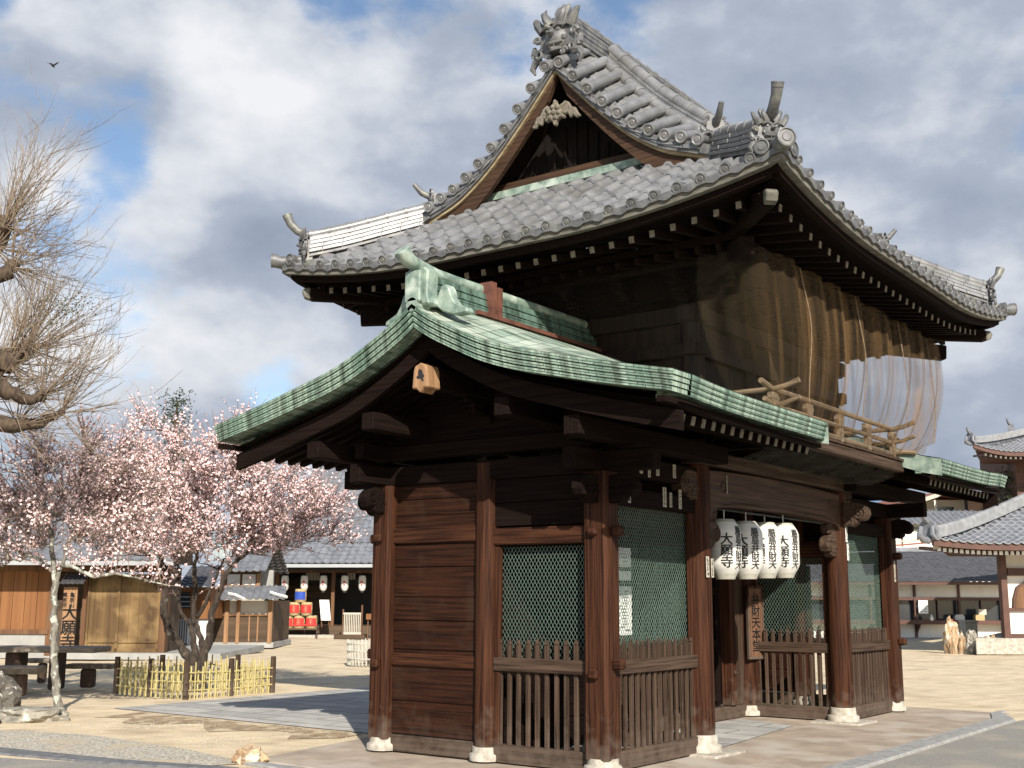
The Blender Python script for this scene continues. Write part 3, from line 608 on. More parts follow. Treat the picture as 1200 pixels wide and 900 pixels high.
    # centre pendant block
    xx = x_out+sg*.14
    m = MB(); m.prism([(-.085, .08), (-.07, .12), (0, .15), (.07, .12), (.085, .08), (.10, -.10), (.045, -.10), (0, -.145), (-.045, -.10), (-.10, -.10)], (xx, YC, 3.68), (0, 1, 0), (0, 0, 1), (.2*sg, 0, 0)); bevel(m.build('purlin_end_block', M['pale_wood'], root), .012)
    m = MB(); m.prism([(.01, .07), (.03, .045), (.025, .01), (.05, -.01), (.03, -.03), (.0, -.025), (-.02, -.05), (-.045, -.06), (-.035, -.03), (-.05, -.005), (-.03, .02), (-.02, .05)], (xx-sg*.003, YC-.01, 3.70), (0, 1, 0), (0, 0, 1), (.02*sg, 0, 0)); m.build('carving', M['ink'], root)
    # ridge
    zb = Gz(0)+.02; xa = x_out+sg*.22
    def pth(z, a=xa): return [(a, YC, z), (x_in+sg*.2, YC, z)]
    m = MB(); S = lambda w_, h_: [(-w_, 0), (w_, 0), (w_, h_), (-w_, h_)]
    m.sweep(pth(zb), S(.15, .08)); m.sweep(pth(zb+.085), S(.125, .075)); m.sweep(pth(zb+.17), S(.105, .07)); m.sweep(pth(zb+.25), S(.09, .065))
    for i, z in enumerate((.083, .168, .248)): m.sweep(pth(zb+z-.004), S(.150-.017*i, .012))
    bevel(m.build('ridge_box', M['copper_ridge'], root), .004)
    m = MB(); c = [(x_in+sg*.2, YC, zb+.37), (x_out+sg*.7, YC, zb+.37), (x_out+sg*.35, YC, zb+.375), (x_out+sg*.12, YC, zb+.40), (x_out-sg*.02, YC, zb+.42), (x_out-sg*.10, YC, zb+.455), (x_out-sg*.15, YC, zb+.51)]
    m.tube(c, [.062, .062, .062, .066, .072, .078, .085], 14); m.build('ridge_roll', M['copper_plain'], root)
    # end block and scroll fins
    m = MB(); m.prism([(-.17, 0), (.17, 0), (.14, .12), (.15, .33), (.1, .38), (-.1, .38), (-.15, .33), (-.14, .12)], (x_out+sg*.06, YC, zb), (0, 1, 0), (0, 0, 1), (.17*sg, 0, 0))
    m.box((min(x_out+sg*.0, x_out+sg*.06), YC-.10, zb+.02), (max(x_out, x_out+sg*.06), YC+.10, zb+.34))
    ob = bevel(m.build('ridge_end_block', M['copper_plain'], root), .015)
    for s2 in (-1, 1):
        m = MB(); prof = [(.12, -.02), (.17, .10), (.20, .16), (.26, .17), (.30, .12), (.33, .03), (.38, -.04), (.46, -.075), (.52, -.10), (.53, -.15), (.36, -.15), (.22, -.10)]
        m.prism([(s2*a, b) for a, b in prof], (x_out+sg*.20, YC, zb+.04), (0, 1, 0), (0, 0, 1), (.12*sg, 0, 0)); bevel(m.build('scroll_fin', M['copper_plain'], root), .012)
    m = MB(); m.lathe((x_out-sg*.0, YC, zb+.0), [(.07, 0), (.07, .2)], 14, (sg, 0, 0)); m.build('ridge_foot_roll', M['copper_plain'], root)
    xr = x_out+sg*1.05; m = MB(); m.sweep([(xr, YC, zb+.02), (xr+sg*.09, YC, zb+.02)], S(.165, .42)); m.box((min(xr+sg*.12, xr+sg*.2), YC-.16, zb+.02), (max(xr+sg*.12, xr+sg*.2), YC+.16, zb+.4)); m.build('ridge_strap', M['rust'], root)
    m = MB()
    for s2 in (-1, 1): m.sweep([(x_out+sg*.8, YC+s2*.17, zb+.06), (x_in, YC+s2*.17, zb+.06)], [(-.03, -.02), (.03, -.02), (.03, .02), (-.03, .02)])
    m.build('flashing', M['rust'], root)
wing(-1.23, 2.02, 1); wing(X3+1.23, X3-2.02, -1)

# ---- balcony of the upper storey
BZ = 3.40; bx0, bx1, by0, by1 = X1-.0, X2-.05, -1.0, 2*D+1.0
m = MB(); k = 0; x = bx0
while x < bx1-.01:
    x2 = min(x+.145, bx1); m.box((x, by0-R.uniform(0, .012), BZ-.03), (x2-.006, by1, BZ+R.uniform(0, .004))); x = x2
m.build('balcony_floor', M['grey_y'], gate)
pale_rail = wood('sun_bleached_rail', (.26, .19, .125), (.12, .085, .055), 'x', f=.6)
M['rail_x'] = pale_rail; M['rail_y'] = wood('sun_bleached_rail_y', (.26, .19, .125), (.12, .085, .055), 'y', f=.6)
beam((bx0-.05, by0+.06, BZ-.10), (bx1+.02, by0+.06, BZ-.10), .10, .13, M['grey_x'], 'balcony_edge_beam')
beam((bx0-.05, by1-.06, BZ-.10), (bx1+.02, by1-.06, BZ-.10), .10, .13, M['grey_x'], 'balcony_edge_beam')
for x in [bx0+.3+i*.72 for i in range(6)]: beam((x, -.1, BZ-.14), (x, by0+.1, BZ-.14), .09, .12, M['dark_y'], 'balcony_joist')
KY = -.88
for y, s in ((KY, -1), (2*D+.88, 1)):
    rl = empty('balustrade'); rl.parent = gate
    for z, r, ex in ((BZ+.07, .035, .25), (BZ+.22, .028, .2), (BZ+.40, .032, .28)):
        m = MB(); c = [(X1+.1-ex, y, z+.05 if r != .035 else z)]+[(X1+.1, y, z)]+[(X2-.1, y, z)]+[(X2-.1+ex*.5, y, z+.02), (X2-.1+ex, y, z+.07 if r != .035 else z)]
        m.tube(c, r, 8); m.build('balustrade_rail', M['rail_x'], rl)
    for x in [X1+.12+i*(B-.24)/4 for i in range(5)]:
        m = MB(); m.box((x-.04, y-.04, BZ+.005), (x+.04, y+.04, BZ+.2)); m.prism([(-.04, .2), (.04, .2), (.10, .3), (.08, .36), (-.08, .36), (-.10, .3)], (x, y-.035, BZ), (1, 0, 0), (0, 0, 1), (0, .07, 0)); bevel(m.build('balustrade_post', M['rail_x'], rl), .01)
for x in (X1+.12, X2-.12):
    rl = empty('balustrade'); rl.parent = gate
    for z, r in ((BZ+.07, .03), (BZ+.22, .026), (BZ+.40, .03)):
        m = MB(); m.tube([(x, KY-.3, z+(.07 if z > BZ+.1 else 0)), (x, KY-.14, z+.02), (x, KY, z), (x, -.02, z)], r, 8); m.tube([(x, 2*D+1.16, z+(.07 if z > BZ+.1 else 0)), (x, 2*D+.88, z), (x, 2*D+.02, z)], r, 8); m.build('balustrade_rail', M['rail_y'], rl)

# ---- upper storey body
uz0, uz1 = BZ, 4.75
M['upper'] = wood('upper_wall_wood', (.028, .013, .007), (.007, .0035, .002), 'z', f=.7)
up_ = empty('upper_storey'); up_.parent = gate
m = MB()
for (p, q) in (((X1, 0), (X2, 0)), ((X2, 0), (X2, 2*D)), ((X2, 2*D), (X1, 2*D)), ((X1, 2*D), (X1, 0))):
    m.bar((*p, (uz0+uz1)/2), (*q, (uz0+uz1)/2), .08, uz1-uz0)
m.build('wall', M['upper'], up_)
for x in (X1, X1+B/3, X1+2*B/3, X2):
    for y in (0, 2*D): m = MB(); m.lathe((x, y, uz0), [(.13, 0), (.13, 1.35)], 16); m.build('post', M['upper'], up_)
for y in (D,):
    for x in (X1, X2): m = MB(); m.lathe((x, y, uz0), [(.13, 0), (.13, 1.35)], 16); m.build('post', M['upper'], up_)
for z, h in ((3.75, .12), (4.3, .14), (4.7, .18)):
    for y in (0, 2*D): m = MB(); m.bar((X1-.2, y+(-.06 if y == 0 else .06), z), (X2+.2, y+(-.06 if y == 0 else .06), z), .14, h); bevel(m.build('beam', M['upper'], up_))
    for x in (X1, X2): m = MB(); m.bar((x+(-.06 if x == X1 else .06), -.2, z+.003), (x+(-.06 if x == X1 else .06), 2*D+.2, z+.003), .14, h); bevel(m.build('beam', M['upper'], up_))
for x in [X1+i*B/6 for i in range(7)]:
    for y in (0, 2*D): b_ = bracket(x, y, 4.70, .75, M['dark_y']); b_.parent = up_
for y in (.68, D, 2.04):
    for x in (X1, X2): b_ = bracket(x, y, 4.70, .75, M['dark_y']); b_.parent = up_
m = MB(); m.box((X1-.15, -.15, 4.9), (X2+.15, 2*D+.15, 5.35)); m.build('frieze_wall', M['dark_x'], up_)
m = MB()
for y in (-.62, 2*D+.62): m.bar((X1-.9, y, 5.16), (X2+.9, y, 5.16), .13, .15)
for x in (X1-.62, X2+.62): m.bar((x, -.9, 5.17), (x, 2*D+.9, 5.17), .13, .15)
bevel(m.build('eave_purlin', M['dark_x'], up_), .01)
# cross braces on the gable side behind the net
m = MB(); m.tube([(X1-.2, 2.2, 4.9), (X1-.25, .6, 3.9)], .012, 6); m.build('bamboo_pole', M['rail_y'], up_)

# ================================================================== upper tiled roof
ZE = 5.33
def upl(t, s): return .28*max(0, 1-s/2.6)**2*max(0, 1-t/2.2)
HT = [(-.5, 5.0), (0, 5.33), (.5, 5.655), (1.0, 5.985), (1.44, 6.235), (1.9, 6.46), (2.3, 6.73), (2.7, 7.11), (3.0, 7.43), (3.3, 7.77), (3.7, 8.25)]
def H(t):
    for i in range(1, len(HT)-2):
        if t <= HT[i+1][0] or i == len(HT)-3:
            p0, p1, p2, p3 = HT[i-1], HT[i], HT[i+1], HT[i+2]; f = (t-p1[0])/(p2[0]-p1[0]); d = p2[0]-p1[0]
            m1 = (p2[1]-p0[1])/(p2[0]-p0[0])*d; m2 = (p3[1]-p1[1])/(p3[0]-p1[0])*d
            return (2*f**3-3*f*f+1)*p1[1]+(f**3-2*f*f+f)*m1+(-2*f**3+3*f*f)*p2[1]+(f**3-f*f)*m2
CP, CQ = .257, .235        # tile column pitch, course length
XV = 1.18                  # gable verge plane
PR = [(0, .0), (.06, .022), (.13, .040), (.2, .045), (.27, .040), (.34, .023), (.42, .002), (.6, -.018), (.8, -.016), (.93, -.006)]
def slope_tiles(m, half, t1, lim, place, t0=0.0, seed=0):
    """half: half eave length; lim(t): max |a|; place(a,t,z)"""
    nc = int(round(2*half/CP)); cp = 2*half/nc; rr = random.Random(seed)
    cols = [(-half+(c+f)*cp, z) for c in range(nc) for f, z in PR]+[(half, 0)]
    nr = int(math.ceil((t1-t0)/CQ)); jit = {}
    for r in range(nr):
        ta, tb = t0+r*CQ, min(t0+(r+1)*CQ, t1)+.03
        row = []
        for t, lift in ((ta-.004, .042), (ta, .044), ((ta+tb)/2, .022), (tb, .0)):
            L_ = lim(max(t, 0)); line = []
            for i, (a, z) in enumerate(cols):
                c = i//len(PR); j = jit.setdefault((r, c), (rr.uniform(-.006, .006), rr.uniform(-.005, .005)))
                aa = a+j[1]; tt = t+j[0]; li = lift
                if abs(aa) >= L_: aa = math.copysign(L_, aa); tt = t; z = 0
                line.append(place(aa, max(tt, -.02), H(max(tt, 0))+upl(max(tt, 0), half-abs(aa))+z+lift+j[0]*.4))
            row.append(line)
        m.grid(row, True)
        m.grid([[(p[0], p[1], p[2]-.032) for p in row[0]], row[0]], False)
    return nc, cp
roof = empty('tiled_roof'); roof.parent = gate
def lift_(t): return .46*(1-exp(-(t-1.2)/.5)) if t > 1.2 else 0      # the main slope swells above the dropped verge
def lf(a, t): return lift_(t)*max(0, min(1, (XC-XV-abs(a))/.68))
pf = lambda a, t, z: (XC+a, YC-HY+t, z+lf(a, t))
pb_ = lambda a, t, z: (XC+a, YC+HY-t, z+lf(a, t))
def bul(a, t): return .14*max(0, min(1, (HY-abs(a)-t)/1.0))*(max(0, t)/1.3)**1.5
pl = lambda a, t, z: (XC-HX+t, YC+a, z+bul(a, t))
pr_ = lambda a, t, z: (XC+HX-t, YC+a, z+bul(a, t))
limF = lambda t: (HX-t) if t < XV-.05 else XC-XV
limS = lambda t: HY-t
for nm, half, t1, lim, pf_, sd_ in (('long_roof_slope', HX, HY-.05, limF, pf, 1), ('long_roof_slope', HX, HY-.05, limF, pb_, 2), ('hipped_roof_slope', HY, 1.62, limS, pl, 3), ('hipped_roof_slope', HY, 1.62, limS, pr_, 4)):
    m = MB(); nc, cp = slope_tiles(m, half, t1, lim, pf_, 0, sd_); m.keep = True; m.build(nm, M['tile'], roof)
    # round eave-end discs and wavy lip
    fe_ = MB(); q = MB()
    for c in range(nc):
        a = -half+(c+.2)*cp
        if abs(a) > half-.06: continue
        z = H(0)+upl(0, half-abs(a))+.028; p0 = Vector(pf_(a, -.035, z)); p1 = Vector(pf_(a, .10, z+.045)); ax = (p0-p1).normalized()
        m = MB(); m.lathe(p1, [(.050, 0), (.052, (p0-p1).length-.02), (.056, (p0-p1).length-.018), (.056, (p0-p1).length), (.047, (p0-p1).length+.002), (.043, (p0-p1).length-.006), (.028, (p0-p1).length-.006), (.024, (p0-p1).length), (.008, (p0-p1).length)], 14, ax)
        if sd_ in (1, 3): m.build('eave_end_tile', M['tile_dark'], roof)
        else: fe_.add(m.v, m.f)
    rows = [[], []]
    for c in range(nc):
        for f in (.0, .42, .55, .7, .85):
            a = -half+(c+f)*cp
            sag = .0 if f in (0, .42) else (-.028 if f == .7 else -.018)
            z = H(0)+upl(0, half-abs(a)); rows[0].append(pf_(a, -.02, z+.03)); rows[1].append(pf_(a, -.02, z-.025+sag))
    q.grid(rows, False); rows2 = [rows[1], [(Vector(p)+(Vector(pf_(0, .1, 0))-Vector(pf_(0, 0, 0)))*.3) for p in rows[1]]]; q.grid(rows2, False); q.v += []
    
    if fe_.v: tag(fe_.build('eave_end_tiles', M['tile_dark'], roof), kind='stuff')
    q.build('eave_lip_tiles', M['tile_dark'], roof)
    # eave board, soffit, rafters' pad
    m = MB(); pts = [(-half+.0)+2*half*i/40 for i in range(41)]
    def path(t, dz): return [pf_(max(-half+t, min(half-t, a)), t, H(0)+upl(0, half-abs(a))+dz) for a in pts]
    for t0_, t1_, za, zb_, mt_, nm2 in ((.01, .09, -.02, -.085, 'eave_wood', 'eave_board'), (.09, .17, -.075, -.155, 'dark_x', 'eave_fillet')):
        m = MB(); a_, b_, c_, d_ = path(t0_, za), path(t1_, za), path(t1_, zb_), path(t0_, zb_); m.grid([a_, b_, c_, d_, a_], False); m.build(nm2, M[mt_], roof)
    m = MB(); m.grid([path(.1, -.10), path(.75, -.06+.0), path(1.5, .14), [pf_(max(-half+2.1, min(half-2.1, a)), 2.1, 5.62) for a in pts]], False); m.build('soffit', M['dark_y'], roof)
# rafters : flying tier and base tier
stf = MB()
def raft(p, q, name, idv, w_=.062, h_=.075):
    m = MB(); m.bar(p, q, w_, h_); 
    d = (Vector(p)-Vector(q)).normalized(); m.cur = 1 if name == 'flying_rafter' else 0; m.bar(Vector(p)+d*.001, Vector(p)+d*.009, w_*.9, h_*.9)
    if idv: m.build(name, [M['dark_y'], M['pale_grey']], roof)
    else: stf.add(m.v, m.f); stf.mi = stf.mi[:-len(m.f)]+m.mi
for half, pf_, vis in ((HX, pf, 1), (HY, pl, 1), (HX, pb_, 0), (HY, pr_, 0)):
    nr = int(2*(half-.35)/.235)
    for i in range(nr+1):
        a = -(half-.35)+2*(half-.35)*i/nr; u = upl(0, half-abs(a)); s = half-abs(a)
        ti = min(1.5, s+.0)
        raft(pf_(a, .30, ZE-.225+u), pf_(a, max(.45, min(1.05, s)), ZE-.10+u*.5), 'flying_rafter', vis)
        if s > .8: raft(pf_(a, .80, ZE-.325+u*.5), pf_(a, min(2.2, s), ZE-.325+u*.3+.30*(min(2.2, s)-.8)), 'base_rafter', 0)
tag(stf.build('rafters', [M['dark_y'], M['pale_grey']], roof), kind='stuff')
# rafter-carrying board between the tiers
for half, pf_ in ((HX, pf), (HY, pl), (HX, pb_), (HY, pr_)):
    m = MB(); pts = [(-half+.0)+2*half*i/30 for i in range(31)]
    def path(t, dz): return [pf_(max(-half+t, min(half-t, a)), t, ZE+upl(0, half-abs(a))*.6+dz) for a in pts]
    a_, b_, c_, d_ = path(.86, -.26), path(.96, -.24), path(.96, -.18), path(.86, -.18); m.grid([a_, b_, c_, d_, a_], False); m.build('rafter_board', M['dark_x'], roof)
# hip rafters with pale ends
for sx in (-1, 1):
    for sy in (-1, 1):
        def C_(t, z): return Vector((XC+sx*(HX-t), YC+sy*(HY-t), z))
        m = MB(); m.bar(C_(.26, ZE-.06), C_(1.6, ZE-.08), .13, .16); m.bar(C_(.7, ZE-.33), C_(2.2, ZE-.18), .16, .2); bevel(m.build('hip_rafter', M['dark_y'], roof), .015)
        m = MB(); d = (C_(.2, 0)-C_(.3, 0)).normalized(); p = C_(.26, ZE-.06); n = Vector((-d.y, d.x, 0))
        m.prism([(0, -.075), (.07, -.05), (.10, .02), (.08, .06), (0, .075)], p-n*.06, d, (0, 0, 1), n*.12); bevel(m.build('hip_rafter_end', M['eave_wood'], roof), .012)

# gable ends
for sx, xv in ((1, XV), (-1, 2*XC-XV)):
    ts = [1.30+(HY-1.30)*i/20 for i in range(21)]
    for sy in (-1, 1):
        def gp(t, dx, dz): return (xv+sx*dx, YC+sy*(HY-t), H(t)+dz+.06*max(0, 1-(t-1.35)/.5))
        # verge rolls: rows of round tiles lying along x
        k = 10; m2 = MB(); mf = MB()
        for i in range(k):
            t = 1.42+(HY-.10-1.42)*i/(k-1); p = Vector(gp(t, -.03, .125)); q = p+Vector((sx*.70, 0, .0+lift_(t)))
            m = MB(); m.lathe(p, [(.001, -.006), (.03, -.006), (.035, 0), (.05, -.002), (.056, -.008), (.068, -.006), (.07, .0), (.068, .05), (.062, .06), (.062, (q-p).length)], 16, (q-p))
            if sx == 1: m.build('verge_roll_tile', M['tile'], roof)
            else: mf.add(m.v, m.f, True)
            if i < k-1:
                t2 = 1.42+(HY-.10-1.42)*(i+.5)/(k-1); a = Vector(gp(t2, -.01, .055)); dy = (Vector(gp(t2+.1, 0, 0))-Vector(gp(t2-.1, 0, 0)))
                dn = dy.normalized(); 
                for e in range(2):
                    sl_ = lift_(t2)/.68; o_ = a+Vector((sx*(.02+.3*e), 0, .018*e+sl_*.3*e)); w3 = Vector((sx*.34, 0, sl_*.34)); m2.add([o_-dn*.11, o_+dn*.11, o_+dn*.11+w3, o_-dn*.11+w3, o_-dn*.11-Vector((0, 0, .04)), o_+dn*.11-Vector((0, 0, .04))], [(0, 1, 2, 3), (0, 4, 5, 1)])
        if mf.v: tag(mf.build('verge_roll_tiles', M['tile'], roof), kind='stuff')
        m2.build('verge_flat_tiles', M['tile'], roof)
        # lip under verge tiles
        m = MB(); m.sweep([gp(t, .02, .055) for t in ts], [(0, .05), (.12*sx, .05), (.12*sx, -.08), (0, -.08)], nrm=(1, 0, 0)); m.build('verge_lip', M['tile_dark'], roof)
        m = MB(); m.sweep([gp(t, .05, -.012) for t in ts], [(0, 0), (.10*sx, 0), (.10*sx, -.05), (0, -.05)], nrm=(1, 0, 0)); m.build('verge_fillet', M['cream_wood'], roof)
        # bargeboard, deeper towards the foot
        m = MB(); rows = []
        for i, t in enumerate(ts):
            h = .36+.12*abs(1-i/20)**1.5; a = Vector(gp(t, .09, -.062)); b = Vector(gp(t, .15, -.062)); dd = Vector((0, sy*.45, -1))*h*.86; rows.append([a, b, b+dd, a+dd, a])
        m.grid(rows, False); 
        for r in (rows[0], rows[-1]): m.add(r[:4], [(0, 1, 2, 3)])
        m.build('bargeboard', M['verge_wood'], roof)
        m = MB(); m.grid([[gp(t, .13, -.07), gp(t, .75, -.07)] for t in ts], False); m.build('verge_soffit', M['dark_y'], roof)
        # descending ridge
    # pediment
    xp = xv+sx*.50; m = MB(); hp = [(-1.85, H(1.45)-.08), (1.85, H(1.45)-.08)]+[(HY-t, H(t)-.1) for t in ts]+[(-(HY-t), H(t)-.1) for t in reversed(ts)]
    m.prism(hp, (xp, YC, 0), (0, 1, 0), (0, 0, 1), (sx*.04, 0, 0)); m.build('gable_wall', M['gable_shade'], roof)
    m = MB(); zb = 6.50
    m.bar((xp-sx*.10, YC-1.4, zb+.055), (xp-sx*.10, YC+1.4, zb+.055), .16, .11); bevel(m.build('gable_sill', M['verge_wood'], roof), .01)
    m = MB(); m.bar((xp-sx*.22, YC-1.45, zb-.05), (xp-sx*.22, YC+1.45, zb-.05), .05, .09); m.bar((xp-sx*.16, YC-1.45, zb-.01), (xp-sx*.16, YC+1.45, zb-.01), .12, .03)
    m.build('gable_flashing', M['copper_plain'], roof)
    m = MB()   # lattice
    for i in range(17):
        y = YC-1.2+i*.15; t = HY-abs(y-YC); m.bar((xp-sx*.01, y, zb+.1), (xp-sx*.01, y, max(zb+.12, H(t)-.4)), .03, .03)
    m.build('gable_lattice', M['gable_shade'], roof)
    # gegyo pendant: lobed flower with side leaves
    zc = H(HY)-.52; m = MB(); out_ = []
    for i in range(60):
        a = 2*pi*i/60; r = .125+.03*cos(a*6)+.012*cos(a*12); out_.append((r*sin(a)*.95, r*cos(a)-.05))
    m.prism(out_, (xv+sx*.02, YC, zc), (0, 1, 0), (0, 0, 1), (sx*.07, 0, 0))
    for s2 in (-1, 1):
        m.prism([(s2*a*.62, b*.8) for a, b in [(.10, .02), (.2, .10), (.29, .06), (.36, -.03), (.44, -.05), (.5, -.14), (.56, -.2), (.46, -.22), (.40, -.16), (.33, -.2), (.28, -.11), (.2, -.12), (.13, -.08)]], (xv+sx*.045, YC, zc), (0, 1, 0), (0, 0, 1), (sx*.05, 0, 0))
    bevel(m.build('gable_pendant', M['pale_grey'], roof), .012)
    m = MB()
    for i in range(6):
        a = 2*pi*i/6+.3; m.lathe((xv+sx*.02, YC+.07*sin(a), zc-.05+.07*cos(a)), [(.033, 0), (.028, .012), (.012, .02)], 9, (-sx, 0, 0))
    m.lathe((xv+sx*.02, YC, zc-.05), [(.035, 0), (.03, .02), (.01, .03)], 10, (-sx, 0, 0)); m.build('pendant_relief', M['pale_grey'], roof)

# ridges -----------------------------------------------------------------
def ridge_run(path, name, lay=3, w0=.13, lh=.055, top=.075, parent=roof, mt=None, base=0, step=.25, gap=.008, seed=0, dw=.014):
    rr = random.Random(seed); path = [Vector(p) for p in path]; L_ = [0]
    for i in range(1, len(path)): L_.append(L_[-1]+(path[i]-path[i-1]).length)
    def at(s):
        s = max(0, min(L_[-1], s))
        for i in range(1, len(path)):
            if s <= L_[i] or i == len(path)-1:
                f = (s-L_[i-1])/max(1e-6, L_[i]-L_[i-1]); return path[i-1].lerp(path[i], f)
    m = MB()
    for k in range(lay):
        w_ = w0-dw*k; z = base+k*(lh+.004); s = -rr.random()*step
        while s < L_[-1]-.02:
            a, b = at(s), at(s+step-gap)
            if (b-a).length > .03:
                d = (b-a).normalized(); n = Vector((d.y, -d.x, 0)).normalized(); j = rr.uniform(-.004, .004)
                for sg in (-1, 1): 
                    q = [a+n*sg*.01, b+n*sg*.01, b+n*sg*(w_+j), a+n*sg*(w_+j)]; tilt = -.014
                    lo = [p+Vector((0, 0, z+(tilt if i > 1 else 0))) for i, p in enumerate(q)]; hi = [p+Vector((0, 0, lh-.010)) for p in lo]
                    m.add(lo+hi, [(0, 1, 2, 3), (4, 5, 6, 7), (0, 1, 5, 4), (1, 2, 6, 5), (2, 3, 7, 6), (3, 0, 4, 7)])
            s += step
    m2 = MB(); m2.sweep(path, [(-w0+.02, base-.06), (w0-.02, base-.06), (w0-dw*lay-.012, base+lay*(lh+.004)), (-w0+dw*lay+.012, base+lay*(lh+.004))])
    m.build(name+'_courses', mt or M['tile'], parent); m2.build(name+'_core', M['tile_dark'], parent)
    m = MB(); z = base+lay*(lh+.004)+top*.35; s = 0
    while s < L_[-1]-.03:
        a, b = at(s)+Vector((0, 0, z)), at(min(L_[-1], s+step))+Vector((0, 0, z)); d = b-a
        m.lathe(a, [(top*.97, 0), (top, .01), (top, d.length-.025), (top*1.15, d.length-.022), (top*1.15, d.length+.012), (top*.9, d.length+.014)], 12, d); s += step
    m.build(name+'_rolls', M['tile'], parent)
def disc(m, p, d, r, ln=.12):
    m.lathe(Vector(p)-Vector(d)*ln, [(r*.93, 0), (r*.95, ln*.7), (r, ln*.75), (r, ln), (r*.85, ln+.004), (r*.8, ln-.008), (r*.5, ln-.008), (r*.42, ln), (r*.1, ln)], 18, d)
def oni(p, d, s, name='demon_ridge_tile', horn=True, parent=roof, face=True):
    """ridge-end tile facing d: scalloped shield, scrolls, brow, eyes, nose, jaw, horns"""
    p, d = Vector(p), Vector(d).normalized(); n = Vector((-d.y, d.x, 0)); U = Vector((0, 0, 1))
    def W(a, b, c): return p+n*a*s+U*b*s+d*c*s
    m = MB(); out_ = []
    for i in range(48):
        a = 2*pi*i/48; r = .23+.022*cos(a*9); x_, z_ = r*sin(a)*(1.12 if cos(a) < 0 else .95), r*cos(a)*(1.15 if cos(a) > 0 else .8)+.22; out_.append((x_, z_))
    m.prism([(a*s, b*s) for a, b in out_], p-d*.05*s, n, U, d*.09*s)
    for sg in (-1, 1):   # scrolls at the foot and cheeks
        for cx, cz, r0_ in ((.26, .05, .085), (.27, .25, .06), (.20, .40, .05), (.12, .02, .06)):
            m.tube([W(sg*(cx+r0_*(1-i/15)*cos(i*.55)), cz+r0_*(1-i/15)*sin(i*.55), .035+.03*(i/14)) for i in range(14)], [s*.026*(1-.4*i/14) for i in range(14)], 6)
        m.tube([W(sg*.25, .02, 0), W(sg*.33, .0, .01), W(sg*.37, -.08, .01), W(sg*.33, -.16, .01)], [s*.06, s*.05, s*.04, s*.015], 7)
        m.tube([W(sg*.27, .08, 0), W(sg*.34, .12, .01), W(sg*.35, .2, .0)], [s*.07, s*.055, s*.03], 7)
        if face:
            m.tube([W(sg*.07, .40, .06), W(sg*.12, .48, .09), W(sg*.15, .56, .08), W(sg*.13, .63, .05)], [s*.055, s*.05, s*.035, s*.012], 7)
            m.tube([W(sg*.02, .335, .12), W(sg*.08, .37, .13), W(sg*.15, .355, .09), W(sg*.19, .39, .05)], [s*.02, s*.03, s*.026, s*.008], 6)
            m.lathe(W(sg*.075, .305, .075), [(.001*s, .05*s), (.022*s, .045*s), (.032*s, .025*s), (.034*s, 0)], 10, d)
            m.lathe(W(sg*.12, .20, .05), [(.001*s, .05*s), (.03*s, .042*s), (.045*s, .015*s), (.045*s, 0)], 10, d)
            for tx, tz, ta in ((.11, .42, .4), (.20, .36, 1.0)): m.tube([W(sg*tx, tz, .02), W(sg*(tx+.07*sin(ta)), tz+.09, .04), W(sg*(tx+.06*sin(ta)+.05), tz+.17, .03), W(sg*(tx+.13*sin(ta)+.02), tz+.22, .0)], [.065*s, .06*s, .045*s, .015*s], 7)
            m.tube([W(sg*.03, .12, .12), W(sg*.035, .075, .135)], [s*.014, s*.003], 5)
    if face:
        m.tube([W(0, .34, .10), W(0, .28, .14), W(0, .24, .17), W(0, .215, .14)], [s*.025, s*.032, s*.045, s*.02], 8)
        m.tube([W(-.12, .15, .08), W(-.05, .125, .13), W(.05, .125, .13), W(.12, .15, .08)], [s*.015, s*.024, s*.024, s*.015], 7)
        m.tube([W(-.10, .07, .06), W(0, .05, .12), W(.10, .07, .06)], [s*.02, s*.035, s*.02], 7)
        m.lathe(W(0, .22, .02), [(.15*s, 0), (.16*s, .03*s), (.12*s, .08*s), (.04*s, .11*s)], 16, d)
    m.bar(p-d*.12*s-U*.22*s, p-d*.12*s+U*.35*s, .30*s, .12*s, up=tuple(d))
    o = bevel(m.build(name, M['tile_dark'], parent), .005)
    if horn:
        m = MB(); m.tube([p-d*.35*s+U*.50*s, p+U*.52*s, p+d*.16*s+U*.58*s, p+d*.32*s+U*.72*s, p+d*.40*s+U*.84*s], [.07*s, .075*s, .075*s, .062*s, .05*s], 12); m.build('horn_tile', M['tile_dark'], parent)
    return o
mz = 8.17
ridge_run([(XV+.16, YC, mz), (2*XC-XV-.16, YC, mz)], 'main_ridge', 5, .17, .058, .085, seed=1, dw=.004, mt=M['tile_dark'])
oni((XV+.10, YC, mz-.24), (-1, 0, 0), .96, horn=False); oni((2*XC-XV-.10, YC, mz-.24), (1, 0, 0), .90)
mk = MB()
for k in range(26):
    x = XV+.7+k*.19
    for sy in (-1, 1): mk.lathe((x, YC+sy*.09, mz+.31), [(.022, 0), (.022, .04), (.01, .055)], 8)
mk.build('ridge_studs', M['tile'], roof)
